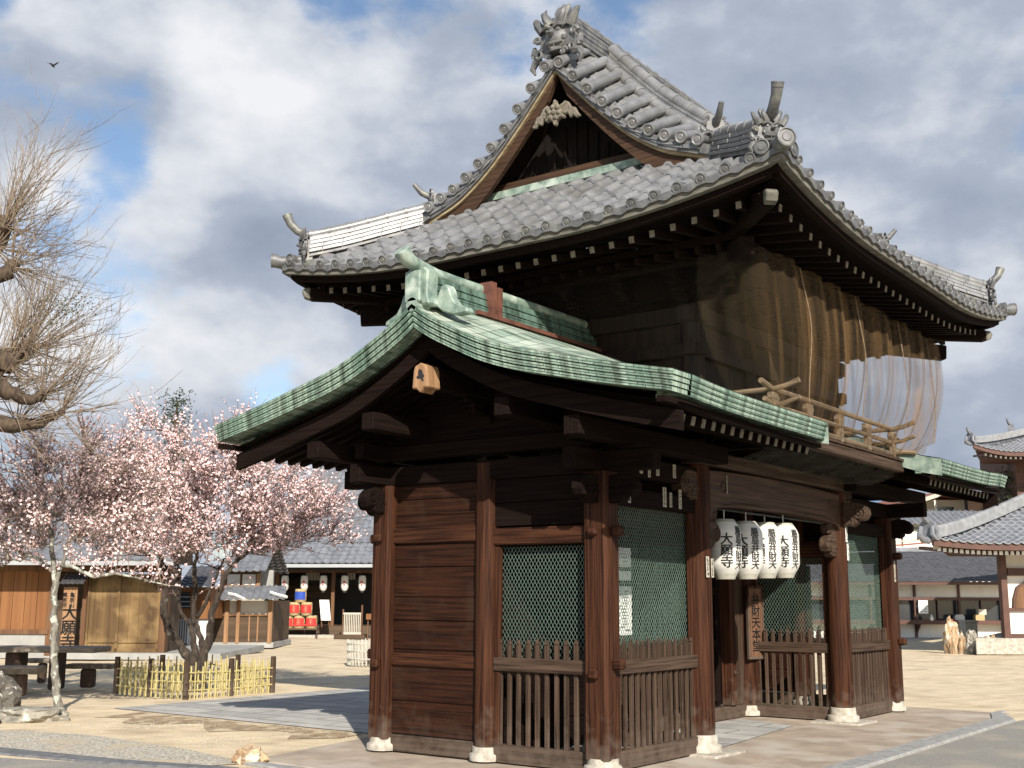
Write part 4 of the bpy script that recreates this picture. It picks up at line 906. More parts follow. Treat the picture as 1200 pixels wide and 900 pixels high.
for sx, xv in ((1, XV), (-1, 2*XC-XV)):
    xr = xv+sx*.72
    for sy in (-1, 1):
        ts = [1.34+(HY-.25-1.34)*i/9 for i in range(10)]
        ridge_run([(xr+sx*.20, YC+sy*(HY-t), H(t)+lift_(t)+.04) for t in reversed(ts)], 'descending_ridge', 5, .13, .05, .075, seed=2+sx+sy)
        ridge_run([(xr, YC+sy*(HY-t), H(t)+lift_(t)+.04) for t in reversed(ts)], 'verge_side_ridge', 1, .07, .04, .07, seed=12+sx+sy)
        # corner ridge from the gable foot to the corner
        def C_(t, dz=0): return Vector((XC-sx*(HX-t), YC+sy*(HY-t), H(t)+upl(t, t)+dz))
        tt = [1.75-(1.75-.24)*i/10 for i in range(11)]
        tp = [C_(t, .05+.05*(1-(t-.24)/1.5)) for t in tt]
        ridge_run(tp, 'corner_ridge', 4, .12, .05, .06, seed=20+sx+3*sy)
        d = (C_(0)-C_(1)); d.z = 0; d.normalize()
        e = C_(.20, .08); oni(e, d, .54, 'corner_ridge_tile', face=(sx == 1 and sy == -1) or True, horn=False)
        m = MB(); b = e+Vector((0, 0, .27)); m.tube([b-d*.3, b, b+d*.10+Vector((0, 0, .05)), b+d*.19+Vector((0, 0, .14)), b+d*.23+Vector((0, 0, .24))], [.05, .05, .052, .052, .058], 14)
        disc(m, b+d*.235+Vector((0, 0, .25)), (d*.35+Vector((0, 0, 1))).normalized(), .062, .05); m.build('horn_tile', M['tile_dark'], roof)
        # corner eave tile with upturned lip
        m = MB(); c0 = C_(.0, .05); m.tube([c0-d*.35+Vector((0, 0, .04)), c0, c0+d*.09+Vector((0, 0, .02))], [.07, .08, .085], 14); disc(m, c0+d*.12+Vector((0, 0, .02)), d, .09, .06)
        n = Vector((-d.y, d.x, 0))
        for s2 in (-1, 1): disc(m, c0+n*s2*.16-d*.10+Vector((0, 0, -.0)), (d+n*s2*.8).normalized(), .075, .08)
        m.build('corner_end_tile', M['tile_dark'], roof)
        # second demon tile part way down, with its horn
        f = C_(1.30, .30); oni(f+d*.0, d, .45, 'inner_ridge_tile', horn=False, face=False)
        m = MB(); b = f+Vector((0, 0, .12)); m.tube([b, b+d*.12+Vector((0, 0, .05)), b+d*.22+Vector((0, 0, .16))], [.045, .04, .03], 10); m.build('horn_tile', M['tile_dark'], roof)

# netting draped round the upper storey ---------------------------------
m = MB(); per = []
xa, xb, ya, yb = 1.0, 6.75, -1.28, 2.9
def seg(p, q, n): return [(p[0]+(q[0]-p[0])*i/n, p[1]+(q[1]-p[1])*i/n) for i in range(n)]
loop = seg((xa, yb), (xa, ya), 70)+seg((xa, ya), (xb, ya), 90)+seg((xb, ya), (xb, yb), 60)+[(xb, yb)]
rows = []; NR = 16; S_ = [0]
for i in range(1, len(loop)): S_.append(S_[-1]+hypot(loop[i][0]-loop[i-1][0], loop[i][1]-loop[i-1][1]))
for j in range(NR+1):
    f = j/NR; r = []
    for i, (x, y) in enumerate(loop):
        fx = sin(S_[i]*9.0+1.3*sin(S_[i]*2.1))*.035*(1-.3*f)+.02*sin(S_[i]*23); bel = .5*sin(f*pi)**.8
        cx, cy = XC, YC; z0 = 5.06; z1 = 3.48 if y < -.4 or x > 3 else 4.30
        if x <= xa+.01: z1 = 3.48+(min(1, max(0, (y+1.0)/1.2)))*.45+.6*max(0, 1-abs(y-YC)/1.3)
        inx = (1 if x <= xa+.01 else -1 if x >= xb-.01 else 0); iny = (1 if y <= ya+.01 else 0)
        x_ = x+inx*(.75 if inx > 0 else .35)*f**2.5+(fx if inx else 0)-inx*.10*bel; y_ = y+iny*(.28*f**3)+(fx if iny else 0)-iny*.10*bel
        if iny and not inx: x_ = xa+(x-xa)*(1-0*f)+ (.75*(1-(x-xa)/(xb-xa))-.35*((x-xa)/(xb-xa)))*f**2.5
        if inx < 0 and f > .93: x_ -= .35; 
        r.append((x_, y_, z0+(z1-z0)*f))
    rows.append(r)
i0 = next(i for i, q in enumerate(loop) if q[1] <= ya+.01)-12; m.cur = 1; m.grid([r[:i0+1] for r in rows], True, lambda i, j: (S_[j], i*1.58/NR)); m.cur = 0; m.grid([r[i0:] for r in rows], True, lambda i, j: (S_[j+i0], i*1.58/NR)); m.keep = True
tag(m.build('bird_netting', [M['net'], M['net_side']]), 'brown bird netting draped from the eaves round the upper storey of the gate', 'netting')
m = MB(); rows = []
for j in range(7):
    f = j/6; rows.append([(X1+.1+(B-.1)*i/24, -1.0+.92*f, BZ-.12-.16*sin(f*pi*.9)-.02*sin(i*1.3)+(-.06*f)) for i in range(25)])
m.grid(rows, True, lambda i, j: (j*.16, i*.16)); m.keep = True
tag(m.build('bird_netting', M['net_fine']), 'fine wire netting sagging under the balcony edge above the rainbow beam', 'netting')
m = MB()
for k, (x, y) in enumerate([(2.0, -1.27), (3.5, -1.30), (5.0, -1.28), (6.2, -1.25)]):
    m.tube([(x+.03*sin(z*6+k), y-.08*sin((5.05-z)/1.6*pi)+.0, z) for z in [5.05-.13*i for i in range(12)]], .006, 5)
tag(m.build('rope', M['rail_y']), 'pale cords hanging down the face of the draped brown netting', 'rope')

# ---- lanterns, plaque, notices
lan = None; RL = .185
def lantern(loc, rz, text1, text2, label):
    root = empty('paper_lantern', loc, rz); tag(root, label, 'lantern', 'white paper lanterns hanging in the gateway')
    prof = [(.085, -.345)]; body = []
    for i in range(27):
        f = i/26; z = -.285+.57*f; r = .13+(RL-.13)*min(1, sin(min(f, 1-f)/.22*pi/2) if min(f, 1-f) < .22 else 1); body.append((r+(.0012 if i % 2 else 0), z))
    m = MB(); m.lathe((0, 0, 0), body, 32); m.build('paper_body', M['lan'], root)
    m = MB(); m.lathe((0, 0, 0), [(.105, -.345), (.107, -.34), (.134, -.283), (.13, -.282)], 28); m.build('lower_ring', M['lan2'], root)
    m = MB(); m.lathe((0, 0, 0), [(.13, .282), (.132, .286), (.11, .315), (.06, .318)], 28); m.tube([(0, 0, .31), (0, 0, .42)], .008, 6); m.build('top_ring', M['lan2'], root)
    def rad(z):
        f = (z+.285)/.57; q = max(0, min(f, 1-f)); return .13+(RL-.13)*min(1, sin(q/.22*pi/2) if q < .22 else 1)
    for body_, ang, size, z0 in ((text1, -2.97, .14, -.03), (text2, -2.13, .108, .0)):
        vs, fs = text_mesh(body_, size, bold=.035, spacing=.9 if len(body_) == 3 else .86)
        bm = bmesh.new(); bv = [bm.verts.new((x, y, 0)) for x, y in vs]
        for f in fs:
            try: bm.faces.new([bv[k] for k in f])
            except ValueError: pass
        for k in range(-4, 5): bmesh.ops.bisect_plane(bm, geom=bm.verts[:]+bm.edges[:]+bm.faces[:], plane_co=(k*.016, 0, 0), plane_no=(1, 0, 0))
        for k in range(-12, 13): bmesh.ops.bisect_plane(bm, geom=bm.verts[:]+bm.edges[:]+bm.faces[:], plane_co=(0, k*.03, 0), plane_no=(0, 1, 0))
        for v in bm.verts:
            x, z = v.co.x, v.co.y+z0; r = rad(z)+.0042; a = ang+x/RL; v.co = (r*cos(a), r*sin(a), z)
        me = bpy.data.meshes.new('lettering'); bm.to_mesh(me); bm.free(); me.materials.append(M['ink']); o = bpy.data.objects.new('lettering', me); col.objects.link(o); o.parent = root
    return root
M['lan'] = mat('lantern_paper', (.60, .585, .54), (.54, .525, .48), (4, 4, 60), .6, 0, .15); M['lan2'] = mat('lantern_ring_paper', (.42, .40, .34), (.34, .33, .27), (20, 20, 20), .6)
T1, T2 = '大願寺', '嚴島弁財天'
lantern((2.52, -.03, 2.155), .42, T1, T2, 'white paper lantern nearest the large round post, leftmost of the four in the gateway')
lantern((3.10, -.02, 2.165), .0, T1, T2, 'second white paper lantern from the left in the gateway, beside the leftmost one')
lantern((3.70, .02, 2.185), -.12, T1, T2, 'third white paper lantern from the left in the gateway, partly over the last one')
lantern((4.12, -.03, 2.195), .22, T1, T2, 'rightmost of the four white paper lanterns, over the wire netted fence')
m = MB(); m.tube([(X1+.1, .0, 2.585), (X2-.1, .0, 2.585)], .014, 8); m.build('lantern_rail', M['black'], gate)
# plaque on the inner post
pq = empty('hanging_plaque', (X2-.08, D-.20, 1.28)); tag(pq, 'long wooden plaque in a frame on the inner gate post below the white lanterns', 'plaque')
ex = Vector((cos(-.35), sin(-.35), 0)); n = Vector((ex.y, -ex.x, 0))
m = MB(); m.prism([(-.13, -.48), (.13, -.48), (.13, .48), (-.13, .48)], (0, 0, 0), ex, (0, 0, 1), -n*.03); m.build('board', wood('plaque_wood', (.17, .088, .05), (.07, .036, .022), 'z'), pq)
m = MB()
for a, b, c, d_ in ((-.15, -.5, .15, -.46), (-.15, .46, .15, .5), (-.15, -.46, -.12, .46), (.12, -.46, .15, .46)): m.prism([(a, b), (c, b), (c, d_), (a, d_)], n*.012, ex, (0, 0, 1), -n*.05)
bevel(m.build('frame', M['red_z'], pq), .006)
text_flat('弁財天本堂', .165, n*.001, ex, (0, 0, 1), M['ink'], pq, spacing=.95)
def notice(loc, ex, w_, h_, label, panes=((0, 0, 1, 1),), marks=8, cat='notice'):
    root = empty('notice', loc); tag(root, label, cat); ex = Vector(ex).normalized(); n = ex.cross(Vector((0, 0, 1)))
    m = MB(); m.prism([(-w_/2, 0), (w_/2, 0), (w_/2, h_), (-w_/2, h_)], (0, 0, 0), ex, (0, 0, 1), -n*.01); m.build('sheet', M['white'], root)
    m = MB(); m.keep = True
    for i in range(marks):
        z = h_*(.1+.8*i/max(1, marks-1))
        for j in range(2): a = R.uniform(-.4, .05)*w_; b = a+R.uniform(.1, .38)*w_; t = R.uniform(.008, .02)*h_; m.add([ex*a+n*.002+Vector((0, 0, z-t)), ex*b+n*.002+Vector((0, 0, z-t)), ex*b+n*.002+Vector((0, 0, z+t)), ex*a+n*.002+Vector((0, 0, z+t))], [(0, 1, 2, 3)])
    m.build('print', M['greyprint'], root)
M['greyprint'] = mat('faded_print', (.30, .32, .30), (.18, .2, .19), (30, 30, 30), .9, 0, 0)
notice((1.22, .5, 1.92), (1, -.2, 0), .24, .20, 'upper white paper notice behind the wire net of the near booth', marks=5)
notice((1.22, .5, 1.78), (1, -.2, 0), .24, .10, 'narrow white paper strip between the two larger notices behind the near net', marks=2)
notice((1.25, .5, 1.22), (1, -.2, 0), .20, .50, 'tall white printed notice low behind the wire net of the near booth', marks=14)
notice((X2+.55, .25, 1.28), (1, -.1, 0), .42, .24, 'white paper notice with pictures low behind the net of the far booth', marks=8)

# ================================================================== surroundings
from mathutils import noise as mnoise
class Fr:
    def __init__(s, name, u, D, label, cat, group=None):
        s.D = D; w0 = V(u, 600, D); s.o = Vector((w0.x, w0.y, 0)); s.root = empty(name, s.o, -YAW); tag(s.root, label, cat, group)
    def p(s, u, v, dy=0):
        W = V(u, v, s.D+dy); return Vector(((W-s.o).dot(RT), dy, W.z))
    def rect(s, m, u0, v0, u1, v1, dy0=0, dy1=.1, z0=None):
        vm = (v0+v1)/2; a, b = s.p(u0, v1, dy0), s.p(u1, v0, dy0); a.x = s.p(u0, vm, dy0).x; b.x = s.p(u1, vm, dy0).x; m.box((a.x, dy0, z0 if z0 is not None else a.z), (b.x, dy1, b.z)); return m
    def part(s, name, mt, u0, v0, u1, v1, dy0=0, dy1=.1, z0=None, parent=None, bv=0):
        m = MB(); s.rect(m, u0, v0, u1, v1, dy0, dy1, z0); o = m.build(name, mt, parent or s.root); return bevel(o, bv) if bv else o
def tiled(m, A, B_, C, D_, pitch=.27, course=.26, amp=.035, curve=.0):
    """pantiles over the quad A-B (eave) to D-C (top)"""
    A, B_, C, D_ = map(Vector, (A, B_, C, D_)); w_ = (B_-A).length; h_ = ((D_-A).length+(C-B_).length)/2; nc = max(2, int(w_/pitch)); nr = max(2, int(h_/course)); prof = [(0, 0), (.12, .9), (.25, 1), (.38, .3), (.7, -.35)]
    nrm = (B_-A).cross(D_-A).normalized(); nrm = nrm if nrm.z > 0 else -nrm
    def P(f, g, e): return A.lerp(B_, f).lerp(D_.lerp(C, f), g)+nrm*e-Vector((0, 0, curve*4*g*(1-g)))
    for r in range(nr):
        rows = []
        for g, l in ((r/nr, .03), ((r+1)/nr+.004, .0)):
            rows.append([P(min(1, (c+f)/nc), g, z*amp+l) for c in range(nc) for f, z in prof]+[P(1, g, l)])
        m.grid(rows, True); m.grid([[Vector(p)-nrm*.04 for p in rows[0]], rows[0]], False)
M['far_tile'] = mat('grey_pantiles', (.22, .23, .25), (.13, .135, .15), (4, 4, 4), .5, .1, .3, 6)
M['far_tile_dark'] = mat('dark_slate_tiles', (.085, .085, .095), (.05, .05, .056), (4, 4, 4), .6, 0, .3)
M['orange_wood'] = wood('fresh_orange_boards', (.25, .115, .045), (.15, .062, .024), 'z', f=.12)
M['tan_wood'] = wood('tan_brown_boards', (.15, .092, .038), (.075, .043, .02), 'z', f=.1, stain=(1.5, (.25, .165, .075), .48, .7))
M['brown_wood'] = wood('brown_post_wood', (.17, .09, .045), (.085, .042, .022), 'z', f=.15)
M['umber'] = mat('red_brown_painted_timber', (.095, .036, .022), (.06, .024, .015), (3, 3, 3), .6)
M['plank'] = wood('old_dark_planks', (.11, .072, .045), (.05, .032, .02), 'x', f=.12)
M['concrete'] = mat('pale_concrete', (.34, .335, .315), (.25, .245, .23), (2, 2, 2), .9, 0, .2)
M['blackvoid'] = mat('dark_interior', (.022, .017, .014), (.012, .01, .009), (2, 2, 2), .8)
M['glass'] = mat('dark_window_glass', (.04, .045, .05), (.03, .033, .04), (2, 2, 2), .12, 0, 0)
M['red'] = mat('red_cloth_label', (.58, .035, .025), (.42, .02, .018), (12, 12, 12), .7); M['straw'] = mat('straw_wrapping', (.50, .38, .2), (.3, .21, .1), (40, 40, 8), .9, 0, .5)
M['blue'] = mat('blue_label', (.02, .07, .40), (.015, .045, .25), (12, 12, 12), .7)
M['rustroof'] = mat('red_brown_roof_sheet', (.28, .095, .045), (.19, .06, .03), (1, 1, 1), .6)
M['cream'] = mat('cream_house_wall', (.50, .46, .38), (.42, .38, .31), (.6, .6, .6), .9, 0, .05)
M['metal'] = mat('pale_painted_metal', (.36, .37, .38), (.28, .29, .30), (2, 2, 2), .4)

# ---- storehouse, left
f = Fr('storehouse', 60, 31, 'low wooden storehouse with orange and brown boarded front behind the picnic table', 'building')
f.part('plinth', M['concrete'], -70, 741, 62, 775, 0, 7, z0=0); f.part('terrace', M['concrete'], 62, 766, 258, 776, -.4, 5, z0=0)
m = MB()
for i in range(9): f.rect(m, -70+i*14.2, 668, -56.4+i*14.2, 739, .0, .08)
f.part('base_beam', M['brown_wood'], -70, 738, 56, 742.5, -.06, .1)
m.build('orange_boarding', M['orange_wood'], f.root)
f.part('post', M['brown_wood'], 55, 660, 62, 768, -.03, .2, bv=.01); f.part('recess_wall', M['plank'], 62, 660, 100, 766, .35, .45); f.part('post', M['brown_wood'], 96, 660, 101, 766, -.03, .2); f.part('post', M['brown_wood'], 187, 660, 195, 766, -.05, .3, bv=.01)
d = empty('double_door'); d.parent = f.root
for a, b in ((101.5, 137), (139, 187)):
    lf = MB(); n_ = 4
    for k in range(n_): f.rect(lf, a+(b-a)*k/n_, 673, a+(b-a)*(k+1)/n_-.25, 763, .02, .07)
    lf.build('door_leaf', M['tan_wood'], d)
fr_ = MB()
for q in ((101.5, 673, 187, 676), (101.5, 760, 187, 764.5), (101.5, 673, 104, 764), (136.4, 673, 139.4, 764), (184.5, 673, 187, 764), (101.5, 752, 187, 753)): f.rect(fr_, *q, -.02, .03)
fr_.build('door_frame', M['tan_wood'], d)
f.part('end_wall', M['plank'], 193, 664, 194.5, 766, .3, 1.6); f.part('eave_beam', M['brown_wood'], -70, 661, 200, 669, -.1, .25)
m = MB(); A_, B_ = f.p(-78, 656, -1.1), f.p(203, 657, -1.1); tiled(m, A_, B_, B_+Vector((0, 2.7, 1.65)), A_+Vector((0, 2.7, 1.65))); tiled(m, A_+Vector((0, 5.4, 0)), B_+Vector((-1.4, 5.4, 0)), B_+Vector((0, 2.7, 1.65)), A_+Vector((0, 2.7, 1.65))); m.build('tiled_roof', M['far_tile'], f.root)
m = MB(); c = A_+Vector((0, 2.7, 1.70)); e_ = B_+Vector((0, 2.7, 1.70)); m.bar(c, e_, .3, .3); m.build('roof_ridge', M['far_tile'], f.root)
m = MB(); m.bar(A_+Vector((0, .05, -.06)), B_+Vector((0, .05, -.06)), .06, .12); m.build('eave_gutter', M['metal'], f.root)
m = MB(); m.prism([(A_.y, A_.z-.03), (A_.y+3.2, A_.z-.03), (A_.y+2.7, A_.z+1.55)], (B_.x-.35, 0, 0), (0, 1, 0), (0, 0, 1), (-.1, 0, 0)); m.build('gable_wall', M['plank'], f.root)
sg_ = Fr('name_board', 80, 30.6, 'tall pale wooden name board with black writing under a small tiled hood', 'sign')
sg_.part('plank', M['pale_wood'], 72.5, 688, 88.5, 759, 0, .06, bv=.005)
a = sg_.p(70, 684, -.25); b = sg_.p(98, 684, -.25); m = MB(); tiled(m, a, b, b+Vector((0, .5, .28)), a+Vector((0, .5, .28)), .12, .14, .02); m.build('tiled_hood', M['far_tile_dark'], sg_.root)
c_ = sg_.p(80.5, 735, -.005); text_flat('大願寺', .40, c_, (1, 0, 0), (0, 0, 1), M['ink'], sg_.root, spacing=.95, bold=.03)
for uu, tx in ((76, '真言宗'), (84.5, '亀居山')): text_flat(tx, .13, sg_.p(uu, 703, -.005), (1, 0, 0), (0, 0, 1), M['ink'], sg_.root, bold=.03)

# ---- small walled gatehouse
f = Fr('gatehouse', 290, 38, 'small gatehouse with white plaster panels above dark planks beside the main hall', 'building')
f.part('base', M['concrete'], 236, 753, 320, 759, -.08, 3, z0=0)
f.part('wall', M['plank'], 236, 721, 318, 754, 0, .12); f.part('wall', M['plaster'], 236, 704, 318, 721, .01, .13)
for a, b in ((262.5, 267.5), (276.5, 280.5), (313.5, 318.5)): f.part('post', M['pale_wood'], a, 703, b, 754, -.1, .06, bv=.01)
f.part('side_wall', M['plank'], 317.5, 704, 319, 757, .1, 3)
for a in (291, 301): f.part('batten', M['pale_wood'], a, 721, a+1.6, 752, -.04, 0)
f.part('rail_beam', M['brown_wood'], 236, 719.8, 318, 721.8, -.06, .05)
m = MB(); A_, B_ = f.p(241, 703, -.75), f.p(334, 702, -.75); tiled(m, A_, B_, B_+Vector((-.15, 1.0, .42)), A_+Vector((0, 1.0, .42)), .2, .2); m.build('pent_roof', M['far_tile'], f.root)
m = MB(); m.tube([f.p(268, 695.5, -.5), f.p(276, 697, -.6), f.p(287, 702.5, -.78)], .05, 6); m.tube([f.p(317, 694, -.5), f.p(326, 697, -.6), f.p(336, 699.5, -.78)], .05, 6); m.build('roof_trim', M['plaster'], f.root)
f.part('upper_wall', M['brown_wood'], 258, 668, 304, 694, .4, .5)
for a, b in ((266.5, 281), (284, 299.5)): f.part('upper_panel', M['plaster'], a, 673, b, 685.5, .36, .4)
f.part('upper_sill', M['pale_wood'], 264, 686, 302, 689.5, .33, .4); f.part('upper_post', M['pale_wood'], 300.5, 672, 304.5, 692, .3, .42)
f.part('grey_wall', M['concrete'], 304, 668, 320, 694, .6, .7)
m = MB(); A_, B_ = f.p(262, 670, -.3), f.p(312, 669, -.3); tiled(m, A_, B_, B_+Vector((0, 1.9, 1.0)), A_+Vector((0, 1.9, 1.0)), .2, .2); tiled(m, A_+Vector((0, 3.8, 0)), B_+Vector((0, 3.8, 0)), B_+Vector((0, 1.9, 1.0)), A_+Vector((0, 1.9, 1.0)), .2, .2); m.build('tiled_roof', M['far_tile'], f.root)
f = Fr('side_entry', 215, 36, 'little orange timber entry with a tiled hood seen through the plum trunks', 'building')
f.part('wall', M['orange_wood'], 198, 688, 246, 725, .2, 2.0); f.part('wall', M['plaster'], 220, 715, 246, 757, .3, .4); f.part('lower_wall', M['plank'], 198, 725, 221, 757, .6, .8)
f.part('window', M['glass'], 209, 694, 222, 713, .12, .2)
for k in range(3): f.part('window_bar', M['metal'], 208, 699+k*5.5, 223, 700+k*5.5, .08, .12)
m = MB(); A_, B_ = f.p(208, 688, -.5), f.p(247, 687, -.5); tiled(m, A_, B_, B_+Vector((0, 1.5, .65)), A_+Vector((0, 1.5, .65)), .2, .2); m.build('tiled_hood', M['far_tile_dark'], f.root)
m = MB()
for k in range(8): f.rect(m, 200+k*2.7, 725, 201.2+k*2.7, 754, -.4, -.36)
f.rect(m, 199, 726, 221, 728, -.41, -.35); m.build('picket_rail', M['metal'], f.root)

# ---- main hall
f = Fr('main_hall', 380, 48.5, 'long open fronted temple hall under a big grey tiled roof beyond the plum tree', 'temple hall')
f.part('base', M['stone'], 318, 745, 520, 752, -1.2, 9, z0=0); f.part('floor_edge', M['plank'], 318, 734, 520, 745, -.3, 8)
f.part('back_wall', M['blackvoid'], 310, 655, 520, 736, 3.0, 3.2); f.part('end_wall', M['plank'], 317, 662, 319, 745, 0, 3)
f.part('grey_panel', M['plank'], 336, 686, 388, 734, 2.6, 2.7)
for u in (324, 389.5, 452, 512): f.part('column', M['brown_wood'], u-2, 663, u+2, 749, -.1, .1, bv=.02)
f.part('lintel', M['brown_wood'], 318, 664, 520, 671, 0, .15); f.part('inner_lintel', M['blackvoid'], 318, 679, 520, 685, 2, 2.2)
m = MB()
for k in range(9): f.rect(m, 359+k*1.8, 671, 359.7+k*1.8, 680, .3, .35)
for k in range(5): f.rect(m, 408+k*1.8, 671, 408.7+k*1.8, 679, .3, .35)
m.build('transom_slats', M['cream'], f.root)
m = MB(); A_, B_ = f.p(286, 660, -1.6), f.p(530, 660, -1.6); q = Vector((0, 9.5, 7.6)); tiled(m, A_, B_, B_+q, A_+q+Vector((3.2, 0, 0)), .3, .3, .035, .25); tiled(m, A_+Vector((0, 17, 0)), B_+Vector((0, 17, 0)), B_+q, A_+q+Vector((3.2, 0, 0)), .3, .3, .035, .25); tiled(m, A_+Vector((0, 17, 0)), A_, A_+q+Vector((3.2, 0, 0)), A_+q+Vector((3.2, 0, 0)), .3, .3, .035, .2)
m.build('tiled_roof', M['far_tile'], f.root)
m = MB(); m.bar(A_+q+Vector((3, 0, .2)), B_+q+Vector((0, 0, .2)), .5, .6); m.build('roof_ridge', M['far_tile'], f.root)
m = MB(); m.bar(A_+Vector((0, 0, -.1)), B_+Vector((0, 0, -.1)), .12, .13); m.tube([f.p(321, 664, -1.5), f.p(320.5, 672, -.4), f.p(320, 678, -.3), f.p(320, 752, -.3)], .055, 8); m.build('gutter_and_downpipe', M['metal'], f.root)
m = MB(); m.bar(A_+Vector((0, .3, -.22)), B_+Vector((0, .3, -.22)), .1, .12); m.build('eave_board', M['blackvoid'], f.root)
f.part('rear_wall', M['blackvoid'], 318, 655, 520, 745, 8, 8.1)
# hall lanterns
places = ('leftmost, beside the white downpipe', 'over the blue straw barrel', 'left of the brown hall column', 'right of the brown hall column', 'rightmost, above the railed step')
for k, u in enumerate((334, 356.7, 379, 404, 424.5)):
    c = V(u, 683.5, 48.0); e = empty('hall_lantern', c, -YAW); tag(e, 'white lantern with a red emblem under the hall eave, '+places[k], 'lantern', 'lanterns under the hall eave')
    m = MB(); m.lathe((0, 0, 0), [(.08, -.30), (.13, -.24), (.15, -.15), (.15, .2), (.12, .3)], 14); m.build('paper_body', M['lan'], e)
    m = MB(); m.lathe((0, 0, -.37), [(.075, 0), (.08, .07)], 12); m.lathe((0, 0, .3), [(.08, 0), (.07, .04)], 12); m.tube([(0, 0, .33), (0, 0, .5)], .01, 5); m.build('ring', M['black'], e)
    m = MB()
    for a, b, r in ((0, .08, .035), (.035, .02, .03), (-.035, .02, .03), (0, -.06, .035)):
        m.lathe((a, -.151, b), [(r, 0), (r, .006), (r*.5, .009)], 10, (0, -1, 0))
    m.build('emblem', M['red'], e)
# straw wrapped sake barrels
bl = ['left barrel of the bottom row', 'middle barrel of the bottom row', 'right barrel of the bottom row', 'left barrel of the upper red row', 'right barrel of the upper red row', 'blue labelled barrel on top of the stack']
for k, (u, v) in enumerate(((337.3, 729), (350.6, 729), (365, 729), (345.3, 713.5), (359.3, 713.5), (352.4, 698))):
    c = V(u, v, 47.6); e = empty('straw_barrel', c, -YAW); tag(e, ('straw wrapped, red labelled, ' if k < 5 else 'straw wrapped, ')+bl[k], 'barrel', 'stacked straw wrapped barrels')
    m = MB(); m.lathe((0, 0, 0), [(.2, -.26), (.22, -.24), (.235, 0), (.22, .24), (.2, .26)], 18); m.build('straw_body', M['straw'], e)
    m = MB()
    for z in (-.17, .17): m.lathe((0, 0, z), [(.225, -.012), (.243, 0), (.225, .012)], 18)
    m.build('rope_band', M['straw'], e)
    m = MB(); rr_ = [[(.246*sin(t), -.246*cos(t), z) for t in [-1.0+2*i/10 for i in range(11)]] for z in (-.15, .15)]; m.grid(rr_, True); m.build('label', M['red'] if k < 5 else M['blue'], e)
    if k < 5:
        m = MB(); m.keep = True
        for a_, z, l_, h_ in ((0, .08, .10, .015), (0, 0, .13, .015), (0, -.08, .11, .015), (0, 0, .015, .22)): m.add([(a_-l_/2, -.252, z-h_/2), (a_+l_/2, -.252, z-h_/2), (a_+l_/2, -.252, z+h_/2), (a_-l_/2, -.252, z+h_/2)], [(0, 1, 2, 3)])
        m.build('brush_mark', M['straw'], e)
f = Fr('barrel_rack', 351, 47.6, 'low wooden rack carrying the stacked straw barrels in front of the hall', 'rack')
f.part('lower_shelf', M['plank'], 330, 736.3, 372, 738, -.25, .25); f.part('upper_shelf', M['plank'], 336, 720.8, 368, 722, -.2, .2)
for u in (332, 351, 370): f.part('leg', M['plank'], u-.7, 738, u+.7, 747, -.2, .2, z0=.3)
f = Fr('white_notice_board', 380, 47.3, 'tilted white notice board standing beside the hall column', 'notice board'); m = MB()
a, b = f.p(374, 727, 0), f.p(384.5, 703, 0); m.add([(a.x+.08, -.02, a.z), (a.x+.46, -.02, a.z), (b.x+.02, .1, b.z), (b.x-.36, .1, b.z), (a.x+.08, .02, a.z), (a.x+.46, .02, a.z), (b.x+.02, .14, b.z), (b.x-.36, .14, b.z)], [(0, 1, 2, 3), (7, 6, 5, 4), (0, 4, 5, 1), (1, 5, 6, 2), (2, 6, 7, 3), (3, 7, 4, 0)]); m.build('panel', M['white'], f.root)
m = MB(); m.tube([f.p(377, 735, .1), f.p(376.5, 722, .1)], .03, 6); m.tube([f.p(386, 735, .1), f.p(384.5, 722, .1)], .03, 6); m.build('stand', M['brown_wood'], f.root)
f = Fr('barrier', 350, 46.3, 'red and white barrier rail on thin posts in front of the barrels', 'barrier')
m = MB(); m.tube([f.p(321, 733, 0), f.p(371.5, 732, 0)], .03, 6); m.build('rail', M['red'], f.root)
for u in (322, 371.5): f.part('post', M['grey_z'], u-.7, 722, u+.7, 753, -.02, .02, z0=0)
f = Fr('railed_step', 412, 46.5, 'wooden step with pale picket rail before the dark hall doorway', 'step')
f.part('step_block', M['plank'], 391, 744, 427, 750, -.3, .9, z0=0); m = MB()
for k in range(10): f.rect(m, 403+k*2.05, 719, 404+k*2.05, 743, 0, .05)
f.rect(m, 402.4, 718, 423, 720, -.01, .06); f.rect(m, 402.4, 741, 423, 743.5, -.01, .06); m.build('picket_rail', M['cream'], f.root)
for u in (401.8, 424): f.part('rail_post', M['brown_wood'], u-.8, 709 if u > 410 else 714, u+.8, 744, .1, .2)
f = Fr('low_table', 437, 46, 'small orange wood table at the hall front beside the red gate post', 'table'); f.part('top', M['orange_wood'], 429, 719.5, 452, 726, 0, .6)
for u in (431, 449): f.part('leg', M['brown_wood'], u-.6, 726, u+.6, 748, .1, .2, z0=0)

